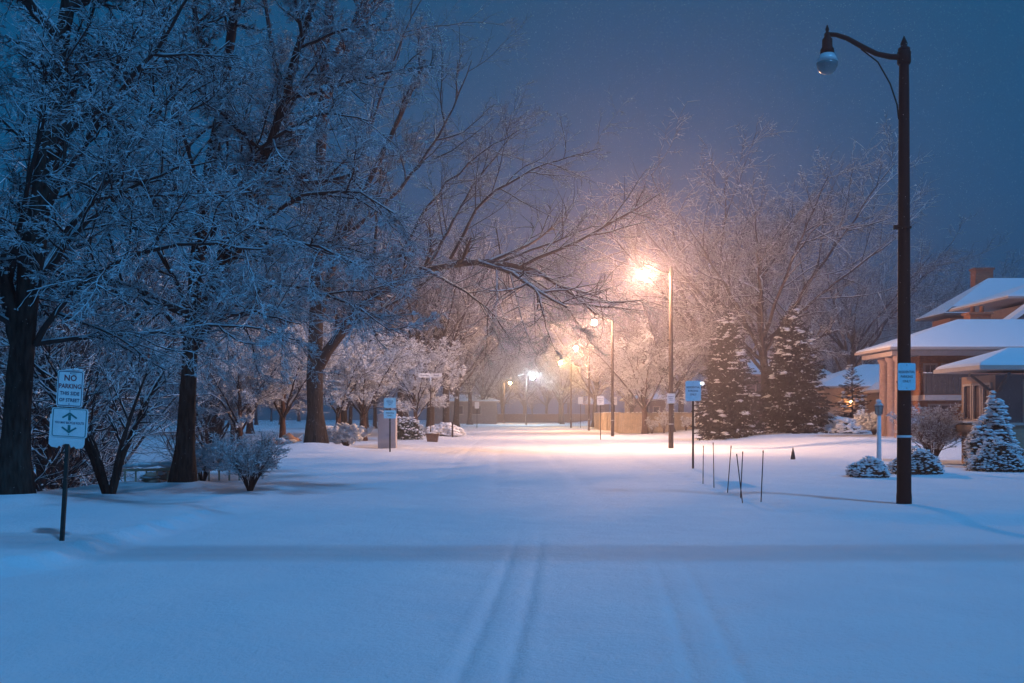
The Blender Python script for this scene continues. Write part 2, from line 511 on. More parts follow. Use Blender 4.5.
OCT_V = np.array([(1, 0, 0), (0, 1, 0), (-1, 0, 0), (0, -1, 0), (0, 0, 1), (0, 0, -1)], float)
OCT_F = np.array([(0, 1, 4), (1, 2, 4), (2, 3, 4), (3, 0, 4), (1, 0, 5), (2, 1, 5), (3, 2, 5), (0, 3, 5)])
# a lumpy pillow: ring of six, domed top, flat bottom (quads by doubled verts avoided: all tris)
PIL_V = np.array([(math.cos(k * math.pi / 3), math.sin(k * math.pi / 3), 0) for k in range(6)] + [(0.5 * math.cos(k * 2 * math.pi / 3 + .4), 0.5 * math.sin(k * 2 * math.pi / 3 + .4), 0.62) for k in range(3)] + [(0, 0, -0.35)], float)
PIL_F = np.array([(0, 1, 6), (1, 7, 6), (1, 2, 7), (2, 3, 7), (3, 8, 7), (3, 4, 8), (4, 5, 8), (5, 6, 8), (5, 0, 6), (6, 7, 8),
                  (1, 0, 9), (2, 1, 9), (3, 2, 9), (4, 3, 9), (5, 4, 9), (0, 5, 9)])

def blobs(rng, pos, size, flat=0.6, proto=(OCT_V, OCT_F), jitter=0.3, stretch=None):
    pv, pf = proto
    N = len(pos)
    a = rng.uniform(0, 2 * np.pi, N); ca, sa = np.cos(a)[:, None], np.sin(a)[:, None]
    v = np.repeat(pv[None], N, 0) * (1 + rng.normal(0, jitter, (N, len(pv), 1)).clip(-0.6, 0.8))
    if stretch is not None: v[..., 0] *= stretch
    x = v[..., 0] * ca - v[..., 1] * sa; y = v[..., 0] * sa + v[..., 1] * ca
    v = np.stack([x, y, v[..., 2] * flat], -1) * size[:, None, None] + pos[:, None]
    F = (pf[None] + (np.arange(N) * len(pv))[:, None, None]).reshape(-1, 3)
    return v.reshape(-1, 3), F

def resample(path, S):
    p = np.array(path, float); seg = np.linalg.norm(np.diff(p, axis=0), axis=1); c = np.concatenate([[0], np.cumsum(seg)])
    t = np.linspace(0, c[-1], S + 1)
    # smooth by Catmull-like: linear then blur
    q = np.stack([np.interp(t, c, p[:, i]) for i in range(3)], -1)
    for _ in range(2):
        q[1:-1] = 0.25 * q[:-2] + 0.5 * q[1:-1] + 0.25 * q[2:]
    return q, c[-1]

def tree_data(seed, levels, trunk_paths, trunk_r, trunk_tip=0.35, snow=1.0, clump=0.0, clump_size=0.05, limb_paths=None, limb_r=0.12, flare=True, twig_min=0.0045):
    """levels: list of dicts n,tmin,amin,amax,lr,rr,S,wob,trop,sides,tip,sag.  returns trunk, crown, snow meshes (V,F)"""
    rng = np.random.default_rng(seed)
    S = 14
    tp = []; tr = []; tL = []
    for k, path in enumerate(trunk_paths):
        q, L = resample(path, S); tp.append(q); tL.append(L)
        t = np.linspace(0, 1, S + 1)
        r = (trunk_r if np.isscalar(trunk_r) else trunk_r[k]) * (1 - t * (1 - trunk_tip))
        if flare and k == 0: r = r * (1 + 0.55 * np.exp(-t * L / 0.35))
        tr.append(r)
    pts, rad, L = np.array(tp), np.array(tr), np.array(tL)
    tv, tf = tubes(pts, rad, 12)
    # bark relief
    tv = tv + rng.normal(0, 0.018, tv.shape) * min(1.0, rad.max() / 0.3)
    crown = []; sn = []
    limbs = None
    if limb_paths:
        lp = []; lr_ = []; lL = []
        for k, path in enumerate(limb_paths):
            q, l = resample(path, S); q[1:] += rng.normal(0, 0.01 * l, q[1:].shape) * 0.35
            lp.append(q); lL.append(l)
            rr0 = limb_r if np.isscalar(limb_r) else limb_r[k]
            lr_.append(rr0 * (1 - np.linspace(0, 1, S + 1) * 0.82))
        limbs = (np.array(lp), np.array(lr_), np.array(lL))
    for li, lv in enumerate(levels):
        if li == 0 and limbs is not None and lv.get('paths_only'):
            pts, rad, L = limbs
        else:
            p, d, nl, nr = spawn(rng, pts, rad, lv['n'], lv['tmin'], lv['amin'], lv['amax'], lv['lr'], lv['rr'], L, lv.get('up', 0))
            nr = np.maximum(nr, twig_min)
            npts, nrad = grow_level(rng, p, d, nl, nr, lv['S'], lv['wob'], lv['trop'], lv.get('tip', 0.3), lv.get('sag', 0))
            L = nl
            if li == 0 and limbs is not None:
                a, b = npts, nrad
                crown.append(tubes(limbs[0], limbs[1], 7))
                sn.append((limbs[0], limbs[1], 2))
                # resample limbs to this level's S
                idx = np.linspace(0, S, lv['S'] + 1).round().astype(int)
                npts = np.concatenate([a, limbs[0][:, idx]]); nrad = np.concatenate([b, limbs[1][:, idx]])
                crown.append(tubes(a, b, lv['sides'])); sn.append((a, b, 1))
                pts, rad, L = npts, nrad, np.concatenate([nl, limbs[2]])
                continue
            pts, rad = npts, nrad
        crown.append(tubes(pts, rad, lv['sides'])); sn.append((pts, rad, 1))
    cv, cf = cat(crown)
    sparts = []
    if snow > 0:
        for (p, r, w) in sn:
            d = unit(p[:, -1] - p[:, 0]); keep = (np.abs(d[:, 2]) < 0.93)
            p, r = p[keep], r[keep]
            if len(p) == 0: continue
            rs = np.clip(r * 0.75 + 0.006 * snow, 0.006 * snow, 0.07 * (0.5 + 0.5 * snow))
            rs = rs * rng.uniform(0.5, 1.3, rs.shape)
            off = np.zeros_like(p); off[..., 2] = r * 0.55 + rs * 0.55
            v, f = tubes(p + off, rs, 3); sparts.append((v, f))
    if sparts:
        sv, sf = cat(sparts)
        sf = np.concatenate([sf[:, [0, 1, 2]], sf[:, [0, 2, 3]]])
    else:
        sv, sf = np.zeros((0, 3)), np.zeros((0, 3), int)
    if clump > 0:
        allp = pts[:, 1:].reshape(-1, 3)
        n = int(len(allp) * clump)
        sel = rng.integers(0, len(allp), n)
        pos = allp[sel] + rng.normal(0, 0.02, (n, 3))
        bv, bf = blobs(rng, pos, clump_size * rng.uniform(0.35, 1.25, n) , 0.6, stretch=1.7)
        sv, sf = cat([(sv, sf), (bv, bf)]) if len(sv) else (bv, bf)
    return (tv, tf), (cv, cf), (sv, sf)

def make_tree(name, label, loc, data, bark='bark', twig='twig', rz=0.0, group=None, scale=1.0, cat_='tree', snow_m='snow'):
    (tv, tf), (cv, cf), (sv, sf) = data
    t = thing(name, label, cat_, loc, rz, group)
    t.scale = (scale,) * 3
    np_mesh('trunk', tv, tf, [M[bark]], t)
    np_mesh('crown', cv, cf, [M[twig]], t)
    if len(sv): np_mesh('snow', sv, sf, [M[snow_m]], t, smooth=True)
    return t

def lvl(n, tmin, amin, amax, lr, rr, S, wob, trop, sides, tip=0.3, sag=0.0, up=0.0):
    return dict(n=n, tmin=tmin, amin=amin, amax=amax, lr=lr, rr=rr, S=S, wob=wob, trop=trop, sides=sides, tip=tip, sag=sag, up=up)

def rel(path, b):
    return [tuple(np.array(p) - np.array(b)) for p in path]

# ---- hero trees on the left
def hero(name, label, px, D, trunk_px, limbs, r, limb_r, levels, seed, **kw):
    b = base(px, D); b = (b[0], b[1], b[2] - 0.1)
    tp = [rel([P(q[0], q[1], q[2] if len(q) > 2 else D) if q is not None else b for q in path], b) for path in trunk_px]
    tp[0][0] = (0, 0, 0)
    lp = [rel([P(*q) for q in path], b) for path in limbs]
    data = tree_data(seed, levels, tp, r, limb_paths=lp, limb_r=limb_r, **kw)
    return make_tree(name, label, b, data, snow_m='frost_dimmed')

LV_NEAR = [lvl(7, 0.28, 35, 70, 0.40, 0.34, 9, 0.09, 0.02, 6),
           lvl(13, 0.08, 30, 65, 0.40, 0.40, 8, 0.13, 0.0, 4),
           lvl(11, 0.08, 28, 62, 0.46, 0.45, 6, 0.15, -0.015, 3),
           lvl(9, 0.08, 25, 65, 0.46, 0.55, 4, 0.17, -0.03, 3)]

hero('old_tree', 'huge dark snow-laden tree at the far left edge, behind the no parking sign', 13, 16.8,
     [[None, (16, 420), (22, 330), (40, 200), (60, 60), (80, -80)],
      [(22, 360, 16.8), (0, 260, 16.6), (-25, 130, 16.5), (-50, -40, 16.2)]],
     [[(35, 345, 16.8), (60, 300, 16.4), (110, 262, 15.8), (190, 240, 15.0), (260, 250, 14.5)],
      [(30, 345, 16.8), (70, 338, 17.3), (140, 336, 18.0), (230, 322, 18.6), (300, 340, 19)],
      [(30, 290, 16.8), (90, 200, 17.4), (160, 110, 18.0), (230, 40, 18.5)],
      [(40, 220, 16.8), (100, 120, 16.4), (170, 30, 16.0), (220, -60, 15.6)],
      [(30, 300, 16.8), (70, 235, 16.0), (140, 180, 15.2), (215, 160, 14.6)],
      [(20, 330, 16.8), (-30, 300, 16), (-100, 290, 15)],
      [(20, 250, 16.8), (60, 120, 17.5), (90, 20, 18), (110, -90, 18.5)],
      [(10, 280, 16.8), (30, 180, 15.6), (50, 90, 14.8), (90, 20, 14.2)]],
     [0.235, 0.13], [0.055, 0.045, 0.07, 0.065, 0.05, 0.05, 0.06, 0.05], LV_NEAR, 11,
     snow=0.62, clump=0.16, clump_size=0.022, twig_min=0.0036)

hero('broad_tree', 'tall tree with thick snow-caked crown, second trunk from the left edge, beside the round shrub', 183, 21.8,
     [[None, (186, 430), (190, 340), (200, 220), (225, 90), (240, -40)],
      [(190, 350, 21.8), (220, 260, 21.2), (270, 150, 20.8), (300, 40, 20.5), (330, -40, 20.2)]],
     [[(192, 345, 21.8), (230, 300, 21.2), (280, 282, 20.6), (345, 300, 20), (390, 330, 19.6)],
      [(195, 330, 21.8), (240, 240, 21.0), (300, 190, 20.4), (360, 190, 19.8), (395, 215, 19.6)],
      [(200, 260, 21.8), (250, 170, 21.6), (300, 90, 21.2), (335, 30, 20.8)],
      [(190, 340, 21.8), (150, 300, 21.0), (90, 285, 20.0), (30, 300, 19.2)],
      [(192, 320, 21.8), (150, 230, 22.0), (100, 150, 22.5), (60, 80, 23)],
      [(205, 220, 21.8), (180, 120, 21.0), (160, 40, 20.5), (150, -50, 20)],
      [(215, 260, 21.5), (270, 240, 20.0), (320, 245, 19.0), (370, 270, 18.2)],
      [(196, 350, 21.8), (215, 320, 20.5), (255, 310, 19.2), (300, 325, 18.4)],
      [(230, 180, 21.3), (280, 130, 20.0), (330, 110, 19.2), (370, 120, 18.6)]],
     [0.205, 0.12], [0.055, 0.07, 0.06, 0.055, 0.06, 0.05, 0.05, 0.045, 0.05], LV_NEAR, 12,
     snow=0.78, clump=0.16, clump_size=0.025, twig_min=0.004)

LV_MID = [lvl(7, 0.35, 30, 60, 0.34, 0.24, 9, 0.08, 0.05, 6),
          lvl(12, 0.12, 25, 60, 0.42, 0.36, 7, 0.11, 0.02, 4),
          lvl(10, 0.10, 25, 60, 0.46, 0.45, 5, 0.13, 0.0, 3),
          lvl(8, 0.10, 25, 62, 0.46, 0.6, 3, 0.17, -0.03, 3)]
hero('arching_tree', 'large tree on a snow mound with one long limb arching right over the road', 316, 44.5,
     [[None, (314, 400), (316, 330), (318, 240), (322, 120), (330, -20)],
      [(316, 330, 44.5), (340, 240, 44), (385, 150, 43), (425, 60, 42.5)],
      [(318, 240, 44.5), (290, 140, 45), (270, 40, 46), (262, -30, 46)]],
     [[(318, 370, 44.5), (345, 318, 43.8), (385, 285, 43), (450, 259, 42), (520, 263, 41), (565, 284, 40.2), (598, 315, 39.6)],
      [(450, 259, 42), (480, 200, 41.6), (530, 170, 41.2), (600, 148, 40.8)],
      [(430, 264, 42), (470, 190, 42.4), (500, 150, 42.8), (525, 118, 43)],
      [(500, 262, 41.4), (560, 240, 41), (585, 228, 40.6), (608, 226, 40.2)],
      [(470, 262, 41.8), (530, 275, 40.9), (570, 310, 40.4), (592, 345, 40)],
      [(420, 268, 42), (455, 285, 41.5), (490, 310, 41), (515, 345, 40.6)],
      [(385, 285, 43), (420, 215, 42.6), (470, 160, 42.0), (520, 130, 41.6)],
      [(340, 240, 44), (400, 190, 43), (450, 120, 42.5), (472, 60, 42)],
      [(330, 260, 44.4), (370, 130, 45), (400, 40, 45.5), (430, -20, 46)],
      [(520, 263, 41), (540, 300, 40.6), (548, 335, 40.3), (556, 352, 40)]],
     [0.38, 0.17, 0.17], [0.25, 0.075, 0.07, 0.06, 0.06, 0.06, 0.08, 0.10, 0.10, 0.05], LV_MID, 13,
     snow=0.40, clump=0.05, clump_size=0.035, twig_min=0.0075)

# ---- generic trees
def gen_tree(seed, h, r, spread=1.0, levels=None, lean=0.0, snow=1.0, clump=0.2, csize=0.06, split=0.3, nl=6, twig_min=0.01, droop=0.0):
    rng = np.random.default_rng(seed + 900)
    trunk = [(0, 0, 0), (lean * .1 * h, 0, h * 0.2), (lean * .2 * h, 0.02 * h, h * 0.4), (lean * .25 * h, 0, h * 0.6)]
    limbs = []
    for k in range(nl):
        a = 2 * math.pi * (k + rng.random() * 0.6) / nl
        t0 = rng.uniform(split * 0.7, split * 1.5)
        s = rng.uniform(0.75, 1.15) * spread * h * 0.42
        x0 = lean * h * .2 * min(1, t0 / .4)
        c, s_ = math.cos(a), math.sin(a)
        top = h * rng.uniform(0.72, 1.0)
        z0 = h * t0
        limbs.append([(x0, 0, z0), (x0 + c * s * .35, s_ * s * .35, z0 + (top - z0) * .38), (x0 + c * s * .7, s_ * s * .7, z0 + (top - z0) * (.72 - droop * .2)), (x0 + c * s, s_ * s, z0 + (top - z0) * (1 - droop))])
    return tree_data(seed, levels or LV_MID, [trunk], r, trunk_tip=0.45, limb_paths=limbs, limb_r=r * 0.38, snow=snow, clump=clump, clump_size=csize, twig_min=twig_min)

LV_FAR = [lvl(7, 0.3, 30, 60, 0.40, 0.32, 8, 0.08, 0.04, 5),
          lvl(10, 0.15, 25, 58, 0.48, 0.40, 6, 0.12, 0.02, 3),
          lvl(9, 0.12, 25, 60, 0.50, 0.48, 4, 0.14, 0.0, 3),
          lvl(7, 0.10, 25, 65, 0.52, 0.6, 3, 0.17, -0.02, 3)]
elm = gen_tree(21, 22, 0.42, 1.05, LV_FAR, 0.02, 0.55, 0.04, 0.06, 0.28, 10, twig_min=0.019)
elm2 = gen_tree(22, 21, 0.40, 1.15, LV_FAR, -0.12, 0.55, 0.04, 0.06, 0.25, 10, twig_min=0.019)
t_elm = make_tree('elm_tree', 'great bare elm with a vase crown rising behind the left spruce', base(712, 84), elm, rz=0.6)
t_elm2 = make_tree('elm_tree', 'great bare elm with a leaning trunk rising between the two spruces', base(768, 78), elm2, 'bark', rz=0.4)
snowy = gen_tree(31, 7.0, 0.16, 1.15, LV_MID, 0.05, 1.2, 0.30, 0.045, 0.25, 7, twig_min=0.008, droop=0.15)
snowy2 = gen_tree(32, 7.5, 0.17, 1.2, LV_MID, -0.08, 1.2, 0.30, 0.045, 0.2, 7, twig_min=0.008, droop=0.25)
LANE = 'trees along the far street'
t_sn = make_tree('small_tree', 'small snow-covered tree with a forked trunk beside the street name sign', base(416, 68), snowy, 'bark_red', rz=2.0)
t_sn2 = make_tree('small_tree', 'small snow-covered tree leaning behind the white utility cabinet', base(364, 60), snowy2, 'bark_red', rz=1.1)
def cp(src, px, D, rz, sc, label, group=None):
    return copy_tree(src, base(px, D), rz, sc, label, group)
cp(t_sn, 338, 58, 0.5, 1.0, 'small snow-covered tree just right of the trunk with the arching limb')
cp(t_sn2, 282, 52, 3.1, 0.95, 'small snow-covered tree at the lawn edge just left of the trunk with the arching limb')
cp(t_sn, 240, 50, 4.0, 0.9, 'small snow-covered tree at the lawn edge above the dark round shrub')
cp(t_elm, 446, 94, 1.0, 0.82, 'pink-lit snowy tree left of the street, above the thin sign post', LANE)
cp(t_elm2, 430, 74, 4.2, 0.78, 'pink-lit hazy tree just behind the crossed street name blades', LANE)
cp(t_elm, 470, 155, 0.6, 0.9, 'faint tree by the smallest yellow street lamp', LANE)
cp(t_elm2, 456, 120, 2.2, 0.9, 'hazy snowy tree left of the far street, near the small yellow lamp', LANE)
cp(t_elm, 400, 78, 5.0, 0.72, 'tall hazy tree rising behind the small forked tree and the street name sign', LANE)
cp(t_elm2, 345, 74, 0.2, 0.75, 'tall hazy tree rising behind the small trees right of the arching limb trunk', LANE)
cp(t_elm, 672, 84, 2.6, 0.50, 'lamp-lit snowy tree with low boughs behind the second street lamp')
cp(t_elm2, 632, 102, 5.3, 0.46, 'lamp-lit snowy tree behind the board fence corner')
cp(t_elm2, 594, 128, 3.3, 0.85, 'lamp-lit snowy tree overhanging the far end of the street from the right', LANE)
cp(t_sn2, 645, 84, 0.9, 1.40, 'wide snow-laden tree leaning over the third street lamp from the right')
cp(t_elm2, 562, 166, 1.7, 0.75, 'faint hazy tree right of the cold white street lamp', LANE)
cp(t_elm, 484, 176, 2.7, 0.75, 'faint hazy tree left of the two distant street lamps', LANE)
for px_, rz_, lb_ in ((503, .4, 'faint tree beyond the end fence, behind the smallest yellow lamp'), (524, 2.1, 'faint tree beyond the end fence, just left of the cold white lamp'), (546, 4.0, 'faint tree beyond the end fence, just right of the cold white lamp')):
    cp(t_elm2, px_, 214, rz_, 0.85, lb_, LANE)
cp(t_elm, 560, 190, 3.7, 0.75, 'faint tree straight ahead at the end of the street', LANE)
cp(t_elm, 850, 104, 4.4, 0.92, 'wide bare tree behind the tan brick bungalow')
cp(t_elm2, 940, 128, 1.4, 0.98, 'faint bare tree rising behind the far brick chimney')
cp(t_elm, 1010, 120, 0.1, 0.86, 'faint bare tree at the right edge behind the steep snowy roof')
cp(t_elm2, 680, 120, 2.9, 0.95, 'faint bare tree farther back between the second lamp and the left spruce')
cp(t_elm, 795, 118, 1.9, 0.92, 'faint bare tree farther back behind the right spruce')

# ---- far woods, one mass
def woods(name, label, spots, seed):
    rng = random.Random(seed)
    vs = []; k = 0
    A = gen_tree(41, 15, 0.28, 0.9, LV_FAR[:3], 0.0, 0.2, 0.05, 0.08, 0.25, 6, twig_min=0.02)
    B = gen_tree(42, 12, 0.25, 1.0, LV_FAR[:3], 0.08, 0.2, 0.05, 0.08, 0.2, 6, twig_min=0.02)
    wood_parts = []; snow_parts = []
    for (x, y, s) in spots:
        src = rng.choice((A, B)); a = rng.uniform(0, 6.28); c, s_ = math.cos(a), math.sin(a)
        rot = np.array([[c, s_, 0], [-s_, c, 0], [0, 0, 1]]) * s
        off = np.array([x, y, float(gz(x, y)) - 0.1])
        for part, dst in ((src[0], wood_parts), (src[1], wood_parts), (src[2], snow_parts)):
            v, f = part
            if f.shape[1] == 4: f = np.concatenate([f[:, [0, 1, 2]], f[:, [0, 2, 3]]])
            dst.append((v @ rot + off, f))
    wv, wf = cat(wood_parts); sv, sf = cat(snow_parts)
    V, F = cat([(wv, wf), (sv, sf)])
    mi = np.concatenate([np.zeros(len(wf), int), np.ones(len(sf), int)])
    o = np_mesh(name, V, F, [M['twig'], M['snow']], mi=mi)
    tag(o, label, 'woods', kind='stuff')
rg = random.Random(5)
spots = []
for k in range(110):
    y = rg.uniform(20, 95); x = -(11.5 + 0.12 * y + rg.uniform(0, 1) ** 1.3 * (14 + 0.35 * y))
    spots.append((x, y, rg.uniform(0.55, 1.15)))
woods('left_woods', 'dark snowy woods in the ravine behind the left lawn', spots, 1)
spots = [(rg.uniform(-75, 110), rg.uniform(215, 260), rg.uniform(0.9, 1.3)) for k in range(34)]
spots += [(rg.uniform(38, 95), rg.uniform(135, 190), rg.uniform(1.0, 1.35)) for k in range(20)]
spots += [(-rg.uniform(9, 40), rg.uniform(105, 200), rg.uniform(0.8, 1.1)) for k in range(18)]
woods('far_woods', 'faint hazy woods beyond the end of the street and behind the houses', spots, 2)

# ---- multi-stem bare shrub and other shrubs
LV_SHRUB = [lvl(6, 0.25, 20, 50, 0.45, 0.5, 6, 0.10, 0.04, 4),
            lvl(5, 0.2, 20, 55, 0.5, 0.5, 4, 0.14, 0.03, 3),
            lvl(4, 0.15, 20, 60, 0.5, 0.6, 3, 0.16, 0.02, 3)]
def stems(seed, n, h, spread, r, levels=LV_SHRUB, snow=1.0, clump=0.3, csize=0.03, twig_min=0.005):
    rng = np.random.default_rng(seed)
    tp = []
    for k in range(n):
        a = 2 * math.pi * (k + rng.random() * .7) / n; s = spread * rng.uniform(0.55, 1.1); hh = h * rng.uniform(0.7, 1.0)
        c, s_ = math.cos(a), math.sin(a)
        tp.append([(c * .05, s_ * .05, 0), (c * s * .22, s_ * s * .22, hh * .3), (c * s * .6, s_ * s * .6, hh * .68), (c * s, s_ * s, hh)])
    return tree_data(seed, levels, tp, [r * rng.uniform(.7, 1.1) for _ in range(n)], trunk_tip=0.2, snow=snow, clump=clump, clump_size=csize, flare=False, twig_min=twig_min)
make_tree('multi_stem_tree', 'small bare multi-stemmed tree between the no parking sign and the next big trunk', base(109, 18.7), stems(51, 6, 3.1, 1.5, 0.075, snow=0.7, clump=0.12), 'bark', cat_='tree')
make_tree('shrub', 'spiky dark shrub with arching stems standing alone on the open snow', base(250, 20.6), stems(52, 40, 1.0, 0.72, 0.010, snow=0.55, clump=0.10, csize=0.02, twig_min=.004), 'twig', cat_='shrub')
make_tree('shrub', 'small rounded twiggy shrub just right of the second trunk', base(203, 24), stems(53, 26, 0.8, 0.6, 0.012, snow=1.0, clump=0.8, csize=0.03), 'twig', cat_='shrub')
make_tree('shrub', 'wide frosted shrub with a slanting stem at the wall of the near bungalow', base(933, 33.4), stems(54, 40, 1.7, 1.05, 0.018, snow=0.35, clump=0.18, csize=0.030, twig_min=0.006), 'bark_red', 'twig_red', cat_='shrub')
make_tree('shrub', 'low snow-heaped shrub at the foot of the trunk with the arching limb', base(346, 47), stems(55, 24, 0.9, 0.9, 0.02, snow=1.6, clump=1.6, csize=0.07, twig_min=0.01), 'twig', cat_='shrub')
make_tree('shrub', 'frosted rounded shrub below the columns of the porch house', base(874, 57), stems(56, 26, 1.1, 0.9, 0.02, snow=1.3, clump=1.3, csize=0.06, twig_min=0.01), 'twig', cat_='shrub')

def round_bush(name, label, loc, rx, rz, seed, n=5200, leaf=0.032, snow_n=700, ssz=0.045, squash=0.8):
    rng = np.random.default_rng(seed)
    t = thing(name, label, 'shrub', loc)
    d = unit(rng.normal(0, 1, (n, 3))); d[:, 2] = np.abs(d[:, 2]) * 1.0 - 0.05
    lump = 1 + 0.10 * np.sin(5 * d[:, 0] + 3 * d[:, 2] + seed) + 0.08 * np.sin(9 * d[:, 1] - 4 * d[:, 0])
    rr = (rng.random(n) ** 0.35) * lump
    cone = (lambda q: np.where(rz > 1.6, 1 - .45 * np.clip(q, 0, 1) ** 2, 1.0)[:, None] if rz > 1.6 else 1.0)
    p = d * rr[:, None] * np.array([rx, rx * squash, rz]); p[:, :2] *= cone(d[:, 2]); p[:, 2] += rz * 0.06
    # leaves as bent blades
    a = unit(rng.normal(0, 1, (n, 3)) + d * 0.8); b = unit(np.cross(a, rng.normal(0, 1, (n, 3))))
    s = leaf * rng.uniform(0.6, 1.4, n)[:, None]
    V = np.stack([p - b * s * .35, p + b * s * .35, p + a * s * 1.3 + b * s * .2, p + a * s * 1.3 - b * s * .2], 1).reshape(-1, 3)
    F = np.arange(n * 4).reshape(-1, 4)
    np_mesh('foliage', V, F, [M['leaf']], t, smooth=False)
    tv, tf = tubes(np.array([[(0, 0, -.05), (0.02, 0, rz * .3), (0, 0.02, rz * .7)]]), np.array([[.05, .035, .02]]), 6)
    np_mesh('stem', tv, tf, [M['twig']], t)
    m = snow_n
    d = unit(rng.normal(0, 1, (m, 3))); d[:, 2] = np.abs(d[:, 2])
    lump = 1 + 0.10 * np.sin(5 * d[:, 0] + 3 * d[:, 2] + seed) + 0.08 * np.sin(9 * d[:, 1] - 4 * d[:, 0])
    p = d * lump[:, None] * np.array([rx, rx * squash, rz]) * rng.uniform(.93, 1.05, (m, 1)); p[:, :2] *= cone(d[:, 2]); p[:, 2] += rz * .08
    sv, sf = blobs(rng, p, ssz * rng.uniform(.5, 1.4, m), 0.6, (PIL_V, PIL_F), 0.2)
    np_mesh('snow', sv, sf, [M['snow']], t)
    return t
round_bush('bush', 'smaller rounded bush at the foot of the pale lantern post', base(868.5, 25.6), 0.50, 0.42, 61)
round_bush('bush', 'rounded bush behind the near lamp post, its snow-flecked top just clearing the ground', base(918, 26.6), 0.68, 0.58, 62, 7000)
round_bush('bush', 'rounded snow-flecked bush below the cone-shaped evergreen at the right edge', base(1000, 27.8), 0.80, 0.78, 63, 8000, snow_n=1100)
round_bush('bush', 'low snow-heaped bush right of the right spruce, before the tan brick bungalow', base(845, 62), 1.3, 0.9, 64, 3500, 0.06, 600, 0.16)
round_bush('bush', 'dark bush between the white cabinet and the small forked tree', base(404, 64), 1.15, 1.35, 65, 5000, 0.06, 250, 0.10)
round_bush('bush', 'low bush under thick snow left of the tan brick bungalow door', base(822, 68), 1.0, 1.1, 66, 3000, 0.06, 500, 0.18)

